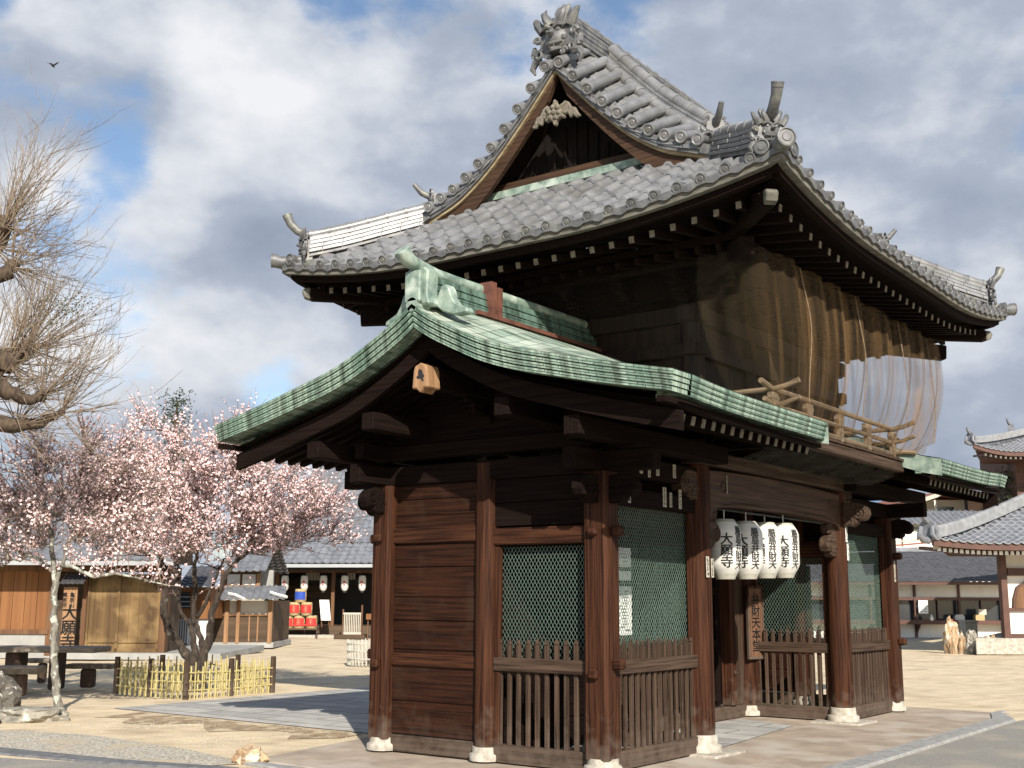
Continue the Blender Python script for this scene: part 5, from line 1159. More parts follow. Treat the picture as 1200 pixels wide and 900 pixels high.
# ---- shop building, right
f = Fr('office_building', 1110, 50, 'long temple office with white panels, dark windows and a dark tiled roof', 'building')
f.part('base', M['concrete'], 900, 748, 1210, 757, -.3, 7, z0=0); f.part('lower_wall', M['plaster'], 900, 731, 1210, 748, 0, .15); f.part('upper_wall', M['plaster'], 900, 684, 1210, 701, 0, .15)
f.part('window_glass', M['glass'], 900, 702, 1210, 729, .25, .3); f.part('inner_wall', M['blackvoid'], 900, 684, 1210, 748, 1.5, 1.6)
f.part('head_beam', M['umber'], 900, 700.5, 1210, 702.5, -.05, .1); f.part('counter', M['umber'], 900, 727.5, 1210, 730.8, -.5, .2)
for u in (920, 970, 1021, 1073, 1125, 1177): f.part('post', M['umber'], u-1.3, 683, u+1.3, 748, -.08, .1)
for u in (1099, 1150): f.part('window_bar', M['umber'], u-.5, 702, u+.5, 728, .15, .25)
for u in (1074, 1125.5):
    m = MB(); m.prism([(0, 0), (-.5, 0), (-.05, -.35), (0, -.6)], f.p(u-1, 731, 0), (0, 1, 0), (0, 0, 1), (.07, 0, 0)); m.build('counter_bracket', M['umber'], f.root)
m = MB(); A_, B_ = f.p(900, 681.5, -.9), f.p(1215, 681.5, -.9); q = Vector((0, 3.9, 1.38)); tiled(m, A_, B_, B_+q, A_+q, .25, .22, .018); tiled(m, A_+Vector((0, 7.8, 0)), B_+Vector((0, 7.8, 0)), B_+q, A_+q, .25, .22, .018); m.build('tiled_roof', M['far_tile_dark'], f.root)
m = MB(); m.bar(A_+q+Vector((0, 0, .08)), B_+q+Vector((0, 0, .08)), .25, .18); m.build('roof_ridge', M['far_tile'], f.root)
m = MB(); m.bar(A_+Vector((0, .08, -.07)), B_+Vector((0, .08, -.07)), .1, .12); m.build('eave_board', M['umber'], f.root)
s_ = Fr('price_board', 1082, 49.7, 'white paper price board hanging in the office window', 'sign'); s_.part('sheet', M['white'], 1076.5, 703.5, 1087.5, 719, 0, .03)
m = MB(); m.keep = True
for k in range(5):
    for j in range(2): a = s_.p(1078+j*5, 706+k*2.7, -.004); m.add([a, a+Vector((.11, 0, 0)), a+Vector((.11, 0, .03)), a+Vector((0, 0, .03))], [(0, 1, 2, 3)])
m.build('print', M['greyprint'], s_.root)
s_ = Fr('white_vase', 1084.5, 49.55, 'small white vase on the office counter under the price board', 'vase'); z = s_.p(1084, 727.4).z; m = MB(); m.lathe((0, 0, z), [(.06, 0), (.08, .08), (.06, .15), (.025, .19), (.03, .24)], 12); m.build('vase', M['white'], s_.root)
s_ = Fr('counter_box', 1125, 49.55, 'pale box with a rounded lid on the office counter', 'box'); m = MB(); a = s_.p(1119.5, 726.5); m.prism([(0, 0), (.40, 0), (.40, .14), (.34, .22), (.06, .22), (0, .14)], a, (1, 0, 0), (0, 0, 1), (0, .2, 0)); m.build('body', M['metal'], s_.root); s_.part('tray', M['red'], 1113, 725.5, 1118.5, 727.4, 0, .2)
s_ = Fr('cardboard_box', 1150, 49.55, 'stack of tan and white cartons on the office counter', 'box'); s_.part('carton', M['straw'], 1143.5, 720.5, 1154, 727.4, 0, .3); s_.part('carton', M['cream'], 1147, 714, 1156, 720.4, 0, .3)
s_ = Fr('stone_chest', 1140, 41, 'square grey stone water basin standing before the office', 'stone basin'); s_.part('body', M['stone'], 1132, 728.5, 1146, 750, 0, .6, z0=0, bv=.02); s_.part('rim', M['stone'], 1131, 727, 1147, 729.5, -.03, .63, bv=.02)

# ---- houses behind
f = Fr('walled_annex', 1100, 60, 'white plastered annex with grey tiled coping behind the office roof', 'building')
f.part('wall', M['plaster'], 900, 612, 1160, 700, 0, 4, z0=0); m = MB(); A_, B_ = f.p(900, 614, -.6), f.p(1163, 614, -.6); tiled(m, A_, B_, B_+Vector((0, 2, .8)), A_+Vector((0, 2, .8)), .3, .3, .06); m.build('tiled_roof', M['far_tile'], f.root)
for a in (1060, 1071): f.part('window', M['glass'], a, 617.5, a+7, 620.5, -.05, .05)
f.part('post', M['umber'], 1056.5, 614, 1058, 640, -.05, .05)
f = Fr('storage_shed', 1067, 55, 'small stepped tile roof with pale edges left of the hipped hall roof', 'building')
f.part('wall', M['brown_wood'], 1046, 650, 1088, 690, 0, 2, z0=0)
for k in range(5):
    m = MB(); a, b = f.p(1046, 652-k*4.2, -.4+k*.4), f.p(1088-k*1.5, 649-k*4.2, -.4+k*.4); m.bar(a, b, .5, .07); m.build('roof_course', M['cream'] if k % 2 == 0 else M['rustroof'], f.root)
f = Fr('modern_house', 1115, 68, 'cream two storey house with rust red roof and a balcony in the distance', 'house')
f.part('wall', M['cream'], 1064, 586, 1133, 640, 0, 6, z0=0)
for a, b in ((1072, 1081), (1098, 1118)): f.part('window', M['glass'], a, 594, b, 607, -.06, .02)
f.part('window_mullion', M['white'], 1081.5, 590, 1086, 607, -.08, .02); f.part('window_mullion', M['white'], 1095, 588, 1098, 607, -.08, .02)
m = MB()
for a, b in (((1073, 598), (1081, 607)), ((1081, 598), (1073, 607)), ((1088, 597), (1093, 607)), ((1093, 597), (1088, 607))): m.bar(f.p(*a, -.8), f.p(*b, -.8), .06, .06)
f.rect(m, 1070, 606.5, 1135, 608.5, -1.0, -.8); m.build('balcony_rail', M['white'], f.root)
ap = f.p(1111, 574.5, -1.6); le = f.p(1079, 585, -1.6); re_ = f.p(1187, 588, -1.6); dp = Vector((0, 9, 0)); th = Vector((0, 0, -.18))
m = MB(); m.add([ap, le, le+dp+Vector((-1.4, 0, 0)), ap+dp+Vector((-1.4, 0, 0)), ap+th, le+th, le+dp+th+Vector((-1.4, 0, 0)), ap+dp+th+Vector((-1.4, 0, 0))], [(0, 1, 2, 3), (7, 6, 5, 4), (0, 4, 5, 1), (1, 5, 6, 2), (2, 6, 7, 3)]); m.build('roof', M['rustroof'], f.root)
m = MB(); m.add([ap, re_, re_+dp, ap+dp, ap+th, re_+th, re_+dp+th, ap+dp+th], [(0, 1, 2, 3), (7, 6, 5, 4), (0, 4, 5, 1), (1, 5, 6, 2), (2, 6, 7, 3)]); m.build('roof', M['rustroof'], f.root)
m = MB(); m.bar(ap+Vector((0, -.03, -.08)), le+Vector((0, -.03, -.08)), .08, .22); m.bar(ap+Vector((0, -.03, -.08)), re_+Vector((0, -.03, -.08)), .08, .22); m.build('fascia', M['cream'], f.root)
for u, t in ((1083, M['umber']), (1134, M['black']), (1169.5, M['umber'])): f.part('post', t, u-1.2, 586 if u < 1160 else 589, u+1.2, 625, -1.2, -1.0, z0=0)

# ---- right hand hall and pagoda roofs (hipped, tiled, with white rafter ends)
def hipped(f, tip, eave_r, top, back, fasc, mt=M['far_tile'], raf=(6.4, 0, 0, 0)):
    A_ = f.p(*tip, -1.5); B_ = f.p(eave_r[0], eave_r[1], -1.5); C = f.p(*top, 4.0)
    rows = []; n1, n2 = int((B_.x-A_.x)/.09), 26
    m = MB(); nr = 18; Bt = Vector((B_.x, 4.0, C.z)); ee = f.p((tip[0]*.75+eave_r[0]*.25), eave_r[1], -1.5).z
    def S(x, g):   # x along the eave from A, g 0..1 up the slope
        up_ = (A_.z-ee)*max(0, 1-(x-A_.x)/2.2)**2; z = ee+(C.z-ee)*(g**1.25*.9+.1*g); return Vector((max(x, A_.x+(C.x-A_.x)*g), A_.y+(C.y-A_.y)*g, z+up_*(1-g)))
    cp = .26; nc = int((B_.x-A_.x)/cp); prof = [(0, 0), (.12, .9), (.25, 1), (.38, .3), (.7, -.35)]
    for r in range(nr):
        rr_ = []
        for g, l in ((r/nr, .03), ((r+1)/nr+.005, 0)): rr_.append([S(A_.x+(c+ff)*cp, g)+Vector((0, 0, z*.04+l)) for c in range(nc) for ff, z in prof])
        m.grid(rr_, True); m.grid([[p-Vector((0, 0, .04)) for p in rr_[0]], rr_[0]], False)
    m.build('tiled_roof', mt, f.root)
    m = MB(); m.grid([[S(A_.x, g)+Vector((0, 0, .02)) for g in (0, .25, .5, .75, 1)], [Vector((S(A_.x, g).x+6.5, 12, S(A_.x, g).z)) for g in (0, .25, .5, .75, 1)]], False); m.build('side_roof_slope', mt, f.root)
    rp = [S(A_.x, g)+Vector((0, 0, .05)) for g in [i/10 for i in range(11)]]
    m = MB(); m.sweep(rp, [(-.14, -.05), (.14, -.05), (.11, .22), (.06, .29), (-.06, .29), (-.11, .22)]); m.build('hip_ridge', M['hipcap'], f.root)
    m = MB(); d = (rp[0]-rp[1]); d.z = 0; d.normalize(); n = Vector((-d.y, d.x, 0))
    m.prism([(-.26, -.1), (.26, -.1), (.3, .15), (.2, .4), (.08, .5), (-.08, .5), (-.2, .4), (-.3, .15)], rp[0], n, (0, 0, 1), d*.14)
    for s2 in (-1, 1): m.tube([rp[0]+n*s2*.18+d*.16+Vector((0, 0, .3)), rp[0]+n*s2*.2+d*.22+Vector((0, 0, .05)), rp[0]+n*s2*.3+d*.18+Vector((0, 0, -.08))], [.06, .08, .03], 7)
    m.tube([rp[0]+d*.0+Vector((0, 0, .42)), rp[0]+d*.2+Vector((0, 0, .46)), rp[0]+d*.32+Vector((0, 0, .6)), rp[0]+d*.34+Vector((0, 0, .75))], [.08, .085, .07, .06], 8)
    m.tube([rp[0]+d*.1+Vector((0, 0, -.1)), rp[0]+d*.4+Vector((0, 0, -.1)), rp[0]+d*.58+Vector((0, 0, .02))], [.12, .1, .06], 8); m.build('ridge_end_tile', mt, f.root)
    m = MB(); pts = [S(A_.x+i*(B_.x-A_.x)/20, 0) for i in range(21)]; m.sweep([p+Vector((.1, .12, -.02)) for p in pts], [(-.06, 0), (.06, 0), (.06, -fasc), (-.06, -fasc)]); m.build('eave_board', M['umber'], f.root)
    m = MB(); m.grid([[p+Vector((.1, .1, -.02-fasc*.7)) for p in pts], [Vector((max(p.x+.1, A_.x+1.8), 2.0, ee-.25)) for p in pts]], False); m.build('soffit', M['umber'], f.root)
    k = raf[1]; x = A_.x+raf[2]
    while x < B_.x-.2:
        i = (x-A_.x)/(B_.x-A_.x)*20; p = pts[int(i)].lerp(pts[min(20, int(i)+1)], i-int(i)); m = MB(); a = p+Vector((0, .30, -.04-fasc-.05)); m.bar(a, a+Vector((0, 1.6, .1)), .09, .10); m.cur = 1; m.bar(a-Vector((0, .012, 0)), a-Vector((0, .002, 0)), .10, .11); m.build('rafter', [M['umber'], M['white']], f.root); x += raf[0]
    m = MB(); p = rp[0]+Vector((.25, .3, -.25)); q = p+Vector((1.5, 1.7, .1)); m.bar(p, q, .16, .2); m.build('hip_rafter', M['cream'], f.root)
M['hipcap'] = mat('pale_mortared_ridge', (.30, .30, .30), (.20, .20, .20), (5, 5, 5), .5, .1, .2)
f = Fr('lecture_hall', 1180, 36, 'white walled hall with brown timbers, bell shaped window and curved tiled roof', 'temple hall')
hipped(f, (1090, 631), (1330, 637), (1235, 573), 0, .17, raf=(.165, 0, .35))
a = f.p(1143, 748, -.4); b = f.p(1330, 748, -.4); m = MB(); m.prism([(a.x, -.4), (b.x, -.4), (b.x+3, 7.6), (a.x+4.2, 7.6)], (0, 0, 0), (1, 0, 0), (0, 1, 0), (0, 0, a.z)); bevel(m.build('platform', M['stone'], f.root), .02)
f.part('corner_post', M['umber'], 1174, 636, 1181.5, 748, -.1, .15, bv=.01); f.part('wall', M['plaster'], 1181, 636, 1330, 748, .1, .3); a = f.p(1177, 690, .2); m = MB(); m.prism([(a.x, .2), (a.x+.12, .2), (a.x+3.72, 7), (a.x+3.6, 7)], (0, 0, f.p(1177, 748, .2).z), (1, 0, 0), (0, 1, 0), (0, 0, 2.9)); m.build('side_wall', M['plaster'], f.root)
f.part('beam', M['umber'], 1181, 666.5, 1330, 674.5, -.03, .15); f.part('sill', M['umber'], 1181, 743.5, 1330, 748, -.03, .15); f.part('mid_rail', M['umber'], 1181, 713, 1330, 716, 0, .12)
m = MB(); o_ = f.p(1207, 713, -.0); px_ = 36/1374.3; pr2 = [(-19, 0), (-18, 12), (-14, 24), (-10, 27), (-5, 29), (0, 33), (5, 29), (10, 27), (14, 24), (18, 12), (19, 0)]
m.prism([(a*px_, b*px_) for a, b in pr2], o_, (1, 0, 0), (0, 0, 1), (0, .09, 0)); bevel(m.build('bell_window', M['umber'], f.root), .01)
m = MB(); m.prism([(a*px_*.88, b*px_*.9) for a, b in pr2], o_+Vector((0, -.012, 0)), (1, 0, 0), (0, 0, 1), (0, .01, 0)); m.build('window_panel', M['brown_wood'], f.root)
f = Fr('pagoda', 1250, 62, 'upper tiled roof of a red brown pagoda above the far hall', 'pagoda')
hipped(f, (1139, 519), (1330, 529), (1250, 494), 0, .22, raf=(.258, 0, .8))
f.part('body', M['umber'], 1195, 530, 1330, 700, 1.2, 6, z0=0)
m = MB(); p = f.p(1187, 505, .9); m.prism([(-.25, -.2), (.25, -.2), (.3, .1), (.15, .4), (-.15, .4), (-.3, .1)], p, (.7, .7, 0), (0, 0, 1), (-.12, .1, 0)); m.tube([p+Vector((0, 0, .3)), p+Vector((-.25, -.1, .42)), p+Vector((-.35, -.15, .65))], [.09, .08, .05], 8); m.build('inner_ridge_tile', M['far_tile'], f.root)

# ---- rocks
M['rock'] = mat('lichened_grey_rock', (.36, .33, .27), (.13, .12, .10), (6, 6, 6), .95, 0, .8, 9, .35, .65, stain=(9, (.50, .49, .42), .58, .68), bdist=.03)
M['rock_dark'] = mat('dark_speckled_boulder', (.14, .125, .105), (.06, .055, .048), (9, 9, 9), .95, 0, .8, 9, stain=(11, (.48, .46, .40), .60, .66), bdist=.03)
M['rock_ochre'] = mat('ochre_standing_rock', (.50, .36, .22), (.24, .15, .085), (9, 9, 2.5), .95, 0, .8, 9, stain=(4, (.62, .56, .45), .5, .65), bdist=.04)
def rock(label, u, vb, D, w_, dp, h_, mt, seed, flat=0, rz=0, rough_=.28):
    c = V(u, 700, D); bm = bmesh.new(); bmesh.ops.create_icosphere(bm, subdivisions=4, radius=1); off = Vector((seed*3.7, seed*1.3, 0))
    for v in bm.verts:
        n = v.co.normalized(); r = 1+rough_*mnoise.fractal(n*1.4+off, .9, 2.1, 5)+.10*mnoise.cell(n*2.1+off)
        q = n*r; q.z = max(q.z, -.35); 
        if flat and q.z > flat: q.z = flat+(q.z-flat)*.25
        v.co = Vector((q.x*w_/2, q.y*dp/2, (q.z+.30)*h_/1.3))
    me = bpy.data.meshes.new('rock'); bm.to_mesh(me); bm.free(); me.materials.append(mt)
    for p in me.polygons: p.use_smooth = True
    try: me.set_sharp_from_angle(angle=radians(28))
    except Exception: pass
    o = bpy.data.objects.new('rock', me); col.objects.link(o); o.location = (c.x, c.y, 0); o.rotation_euler = (0, 0, -YAW+rz); tag(o, label, 'rock'); return o
rock('dark rounded boulder with white specks at the left edge', 6, 850, 17.3, .66, .6, .50, M['rock_dark'], 1)
rock('long flat pale rock at the foot of the lichened trunk', 45, 858, 15.7, .95, .6, .26, M['rock'], 2, .45)
rock('small pale rock left of the long flat rock', -2, 855, 15.3, .28, .25, .17, M['rock'], 3)
rock('small cream stone on the paving corner left of the gate', 301, 900, 11.9, .30, .26, .16, M['rock_ochre'], 4, rough_=.4)
rock('tall rust brown standing rock, leftmost by the far platform', 1112, 768, 36.6, .42, .5, 1.0, M['rock_ochre'], 5, rough_=.45)
rock('narrow brown rock right against the tall standing rock', 1125, 768, 36.4, .26, .3, .60, M['rock_ochre'], 6, rough_=.4)
rock('pale cream jagged rock between the brown rocks', 1138, 768, 36.2, .50, .4, .62, M['rock'], 7, rough_=.5)
rock('long low brown rock leaning at the stone platform corner', 1161, 768, 36.0, .74, .4, .52, M['rock_ochre'], 8, rough_=.45)

# ---- log table and benches
M['log'] = wood('weathered_grey_log', (.30, .25, .195), (.13, .10, .075), 'x', f=.5)
M['logleg'] = mat('dark_stump_wood', (.10, .06, .04), (.045, .028, .02), (12, 12, 3), .9)
def slabtop(m, f, u0, v0, u1, v1, dy0, dy1):
    a, b = f.p(u0, v1, dy0), f.p(u1, v0, dy0); n = 14; top = []
    for i in range(n+1): top.append((a.x+(b.x-a.x)*i/n, dy0+.03*sin(i*1.7)))
    for i in range(n+1): top.append((b.x-(b.x-a.x)*i/n, dy1+.03*sin(i*2.3+1)))
    m.prism(top, (0, 0, a.z), (1, 0, 0), (0, 1, 0), (0, 0, b.z-a.z)); return m
f = Fr('log_table', 30, 20.6, 'weathered plank picnic table with thick stump legs beside the lichened trunk', 'table')
bevel(slabtop(MB(), f, -70, 759, 111, 764.5, -.1, .75).build('table_top', M['log'], f.root), .015)
for u, w_ in ((13, 9), (62, 6)): f.part('leg', M['logleg'], u-w_, 764, u+w_, 812, .12, .5, z0=0, bv=.03)
f = Fr('log_bench', 0, 19.4, 'near plank bench on the left in front of the picnic table', 'bench', 'plank benches round the picnic table'); bevel(slabtop(MB(), f, -70, 781, 45, 790, 0, .32).build('seat', M['log'], f.root), .015); f.part('leg', M['logleg'], -22, 790, -6, 820, .06, .26, z0=0, bv=.03); f.part('leg', M['logleg'], 15, 790, 27, 820, .06, .26, z0=0, bv=.03)
f = Fr('log_bench', 100, 21.2, 'plank bench at the right end of the picnic table', 'bench', 'plank benches round the picnic table'); bevel(slabtop(MB(), f, 76, 778.5, 131, 784, 0, .35).build('seat', M['log'], f.root), .015); f.part('leg', M['logleg'], 93, 784, 108, 812, .06, .28, z0=0, bv=.03)
f = Fr('log_bench', 35, 22.3, 'far plank bench in the shade behind the picnic table', 'bench', 'plank benches round the picnic table'); bevel(slabtop(MB(), f, 10, 772, 70, 777, 0, .3).build('seat', M['log'], f.root), .015); f.part('leg', M['logleg'], 43, 777, 51, 800, .05, .25, z0=0, bv=.03)

# ---- bamboo fences
M['bamboo'] = mat('yellow_split_bamboo', (.52, .44, .19), (.34, .28, .115), (10, 10, 3), .5, 0, .1); M['bamboo_old'] = mat('bleached_bamboo', (.56, .54, .47), (.38, .36, .31), (10, 10, 3), .6)
root = empty('bamboo_fence', (3.6, 10.3, 0)); tag(root, 'square low fence of yellow split bamboo with wooden posts around the plum tree', 'fence')
cs = [Vector((2.70, 9.42, 0)), Vector((4.50, 9.42, 0)), Vector((4.50, 11.22, 0)), Vector((2.70, 11.22, 0))]; o_ = Vector((3.6, 10.3, 0))
for k in range(4):
    p, q = cs[k]-o_, cs[(k+1) % 4]-o_; d = (q-p).normalized(); Ln = (q-p).length; n = Vector((d.y, -d.x, 0))
    for s_ in (0, .9):
        c = p+d*s_; m = MB(); m.lathe((c.x, c.y, 0), [(.045, 0), (.048, .3), (.044, .60)], 10); m.build('post', M['grey_z'], root)
    m = MB(); i = 0; s_ = .09
    while s_ < Ln-.05:
        h = (.50, .57, .44)[i % 3]+R.uniform(-.02, .02); c = p+d*(s_+R.uniform(-.008, .008))+n*(.03 if i % 2 else -.0); m.tube([c, c+Vector((0, 0, h*.5)), c+Vector((R.uniform(-.006, .006), 0, h))], .0125, 6); i += 1; s_ += .068
    m.build('pickets', M['bamboo'], root)
    for z in (.13, .26, .40):
        m = MB(); m.tube([p+n*.02+Vector((0, 0, z+.01)), (p+q)/2+n*.02+Vector((0, 0, z-.008)), q+n*.02+Vector((0, 0, z+.01))], .014, 6); m.build('rail', M['bamboo'], root)
c = V(440, 700, 29.0); root = empty('round_bamboo_fence', (c.x, c.y, 0)); tag(root, 'small round pen of bleached bamboo pickets beside the left gate post', 'fence')
m = MB()
for i in range(40):
    a = 2*pi*i/40; m.tube([(.62*cos(a), .62*sin(a), 0), (.64*cos(a), .64*sin(a), .58+R.uniform(-.05, .03))], .016, 5)
m.build('pickets', M['bamboo_old'], root)
for z in (.15, .33, .5): m = MB(); m.tube([(.65*cos(2*pi*i/24), .65*sin(2*pi*i/24), z) for i in range(25)], .014, 5); m.build('hoop', M['bamboo_old'], root)
m = MB(); 
for i in range(60):
    a = R.uniform(0, 6.28); r = R.uniform(0, .45); m.tube([(r*cos(a), r*sin(a), 0), (r*cos(a)*1.1, r*sin(a)*1.1, .25), (r*cos(a)*1.2+R.uniform(-.1, .1), r*sin(a)*1.2, R.uniform(.3, .5))], [.006, .004, .002], 4)
m.build('dry_shrub', M['logleg'], root)

# ---- trees
def bark(name, c1, c2, stain=None): return mat(name, c1, c2, (18, 18, 5), .95, 0, 1.0, 8, .35, .65, stain=stain, bdist=.02)
M['plum_bark'] = bark('dark_plum_bark', (.065, .047, .034), (.02, .014, .011), (5, (.17, .15, .12), .58, .7)); M['pale_bark'] = bark('lichened_pale_bark', (.25, .235, .20), (.10, .088, .07), (9, (.42, .43, .37), .54, .6)); M['twig'] = mat('tan_bare_twig', (.27, .205, .14), (.15, .11, .08), (20, 20, 20), .8, 0, 0); M['plum_twig'] = mat('grey_brown_plum_twig', (.30, .215, .185), (.17, .12, .10), (20, 20, 20), .85, 0, 0)
M['knob_bark'] = bark('brown_pollard_bark', (.11, .075, .048), (.035, .024, .017))
def petal(name, c1, c2):
    m, t, b, o = newmat(name); g = t.nodes.new('ShaderNodeNewGeometry'); r = t.nodes.new('ShaderNodeValToRGB'); e = r.color_ramp.elements; e[0].color = (*c2, 1); e[1].color = (*c1, 1); e[0].position = .0; e[1].position = .75; t.links.new(g.outputs['Random Per Island'], r.inputs[0]); t.links.new(r.outputs[0], b.inputs['Base Color']); b.inputs['Roughness'].default_value = .7
    b.inputs['Specular IOR Level'].default_value = .2; return m
M['petal'] = petal('pink_plum_petals', (.84, .65, .64), (.74, .49, .50)); M['petal_pale'] = petal('pale_pink_petals', (.84, .68, .66), (.62, .42, .42)); M['needle'] = petal('dark_green_needles', (.055, .065, .035), (.02, .028, .016)); M['leaf_dark'] = petal('dull_olive_leaves', (.10, .10, .05), (.04, .045, .02))
def wig(a, b, rr, k=3, amt=.08):
    L_ = (b-a).length; out_ = [a]
    for i in range(1, k): out_.append(a.lerp(b, i/k)+Vector((rr.uniform(-1, 1), rr.uniform(-1, 1), rr.uniform(-.4, 1)))*L_*amt)
    return out_+[b]
def blossom(m, p, s, rr):
    # five small petals as a shallow cup
    n = Vector((rr.uniform(-1, 1), rr.uniform(-1, 1), rr.uniform(-.6, 1))).normalized(); a = n.cross(Vector((.3, .5, .8))).normalized(); b = n.cross(a); ring = [p+(a*cos(t)+b*sin(t))*s+n*s*.45 for t in (0, 1.257, 2.513, 3.77, 5.03)]
    m.add([p-n*s*.2]+ring, [(0, 1, 2), (0, 2, 3), (0, 3, 4), (0, 4, 5), (0, 5, 1)]); 
def flowering(name, label, base, stems, lobes, n_t, n_tw, bark_m, twig_m, petal_m, seed, per=7, bs=.019, tw=(.25, .6), rad0=.05, floor_z=1.6, extra=()):
    rr = random.Random(seed); root = empty(name, base); tag(root, label, 'tree'); o = Vector(base)
    tm = MB(); nodes = []
    for st in stems:
        pts = [Vector(p)-o for p, _ in st]; rs = [r*.58 for _, r in st]
        P = []; RR = []
        for i in range(len(pts)-1):
            for k in range(4):
                f = k/4; P.append(pts[i].lerp(pts[i+1], f)+Vector((rr.uniform(-1, 1), rr.uniform(-1, 1), 0))*.02*(1 if k else 0)); RR.append((rs[i]+(rs[i+1]-rs[i])*f)*rr.uniform(.9, 1.12))
        P.append(pts[-1]); RR.append(rs[-1]); tm.tube(P, RR, 9)
        for p, r in zip(P, RR):
            if p.z > floor_z*.55: nodes.append((p, r))
    tm.build('trunk', bark_m, root)
    bmh = MB(); T = []
    tot = sum(l[3] for l in lobes)
    def samp(shell=False):
        x = rr.random()*tot
        for c, r3, sk, wt in lobes:
            x -= wt
            if x <= 0: break
        while 1:
            q = Vector([rr.uniform(-1, 1) for _ in range(3)])
            if q.length <= 1 and (not shell or q.length > .35): break
        return (Vector(c)-o)+RT*q.x*r3[0]+FH*q.y*r3[1]+Vector((0, 0, q.z*r3[2]))
    T = [samp() for _ in range(n_t)]; T.sort(key=lambda t: min((t-n[0]).length for n in nodes))
    for t in T:
        if t.z < floor_z*.75: continue
        bi = min(nodes, key=lambda n: (t-n[0]).length+(.5 if n[0].z > t.z+.1 else 0)); a, ra = bi; path_ = wig(a, t, rr, 4, .09); r0 = min(ra*.75, rad0*(.35+.3*(t-a).length)); r0 = max(r0, .009); rs = [r0*(1-.17*i) for i in range(5)]; bmh.tube(path_, rs, 5, False)
        for p, r in list(zip(path_, rs))[1:]: nodes.append((p, r))
    bmh.build('branches', bark_m if bark_m is not M['plum_bark'] else M['plum_bark'], root)
    tw_m = MB(); fl = MB(); cand = [n for n in nodes if n[1] < .028]
    for i in range(n_tw):
        p, r = rr.choice(cand); c = Vector(lobes[0][0])-o; outw = (p-c); outw.z = 0; outw = outw.normalized()*.5 if outw.length > .01 else Vector((0, 0, 0))
        d = (outw+Vector((rr.uniform(-.8, .8), rr.uniform(-.8, .8), rr.uniform(-.15, 1.3)))).normalized(); L_ = rr.uniform(*tw); e = p+d*L_+Vector((0, 0, .12*L_)); path_ = wig(p, e, rr, 3, .05); tw_m.tube(path_, [.006, .005, .004, .002], 3, False)
        for k in range(per):
            f = rr.uniform(.15, 1)*3; j = min(2, int(f)); q = path_[j].lerp(path_[j+1], f-j)+Vector([rr.uniform(-.018, .018) for _ in range(3)]); blossom(fl, q, bs*rr.uniform(.7, 1.25), rr)
    tw_m.build('twigs', twig_m, root); fl.keep = True; tag(fl.build('blossom', petal_m, root), kind='stuff'); return root
def Vp(*l): return [(V(u, v, D), r) for u, v, D, r in l]
Dp = 20.2
b0 = V(230, 792, Dp); b0.z = 0
st = [Vp((229, 795, Dp, .19), (226, 775, Dp, .17), (212, 757, Dp, .12), (197, 738, Dp, .115), (192, 715, Dp, .11), (196, 690, Dp, .10), (194, 668, Dp-.1, .085), (185, 650, Dp-.2, .06)),
      Vp((232, 795, Dp, .17), (238, 770, Dp, .15), (246, 745, Dp, .12), (247, 722, Dp-.2, .09), (256, 695, Dp-.3, .085), (265, 672, Dp-.3, .07), (280, 655, Dp-.3, .055), (300, 640, Dp-.3, .04)),
      Vp((230, 790, Dp+.1, .12), (228, 760, Dp+.1, .09), (224, 735, Dp+.2, .07), (212, 718, Dp+.3, .06), (208, 700, Dp+.3, .05), (210, 672, Dp+.4, .045), (206, 650, Dp+.5, .035)),
      Vp((240, 768, Dp+.1, .1), (236, 748, Dp+.2, .08), (226, 722, Dp+.3, .075), (229, 695, Dp+.3, .07), (228, 668, Dp+.3, .06), (232, 640, Dp+.3, .05), (238, 610, Dp+.3, .04)),
      Vp((232, 722, Dp+.1, .06), (243, 700, Dp, .055), (252, 680, Dp+.1, .04), (262, 655, Dp+.2, .03))]
flowering('plum_tree', 'pink flowering plum tree with several dark stems inside the bamboo fence', tuple(b0), st,
   [(V(235, 590, Dp), (2.0, 1.7, 1.05), 0, 5), (V(340, 614, Dp), (1.2, 1.2, .70), 0, 2.2), (V(145, 600, Dp+.4), (1.2, 1.3, .95), 0, 2.3), (V(235, 525, Dp), (1.5, 1.0, .62), 0, 1.4), (V(300, 560, Dp), (1.0, 1.0, .6), 0, 1.0), (V(270, 640, Dp), (1.4, 1.2, .4), 0, .9)],
   420, 4200, M['plum_bark'], M['plum_twig'], M['petal'], 5, per=5, bs=.022, tw=(.25, .75))
Dl = 16.5; b1 = V(69, 838, Dl); b1.z = 0
st = [Vp((70, 846, Dl, .125), (69, 830, Dl, .105), (64, 790, Dl, .09), (62, 750, Dl, .085), (64, 715, Dl, .083), (64, 690, Dl, .08), (62, 665, Dl, .065), (61, 640, Dl, .05), (57, 610, Dl, .042), (52, 585, Dl, .035), (42, 555, Dl, .025), (30, 520, Dl, .015)),
      Vp((64, 690, Dl, .06), (73, 662, Dl, .045), (80, 635, Dl, .035), (95, 615, Dl, .028), (112, 597, Dl, .02)),
      Vp((63, 672, Dl, .045), (45, 655, Dl, .035), (20, 645, Dl, .03), (-8, 628, Dl, .025), (-40, 610, Dl, .02)),
      Vp((68, 662, Dl, .05), (85, 664, Dl-.1, .045), (110, 676, Dl-.2, .042), (135, 672, Dl-.3, .03), (165, 678, Dl-.3, .025), (196, 686, Dl-.3, .018)),
      Vp((52, 600, Dl, .03), (30, 602, Dl, .022), (5, 603, Dl, .018), (-30, 600, Dl, .012)),
      Vp((57, 597, Dl, .025), (66, 606, Dl, .02), (80, 600, Dl, .016), (95, 585, Dl, .012))]
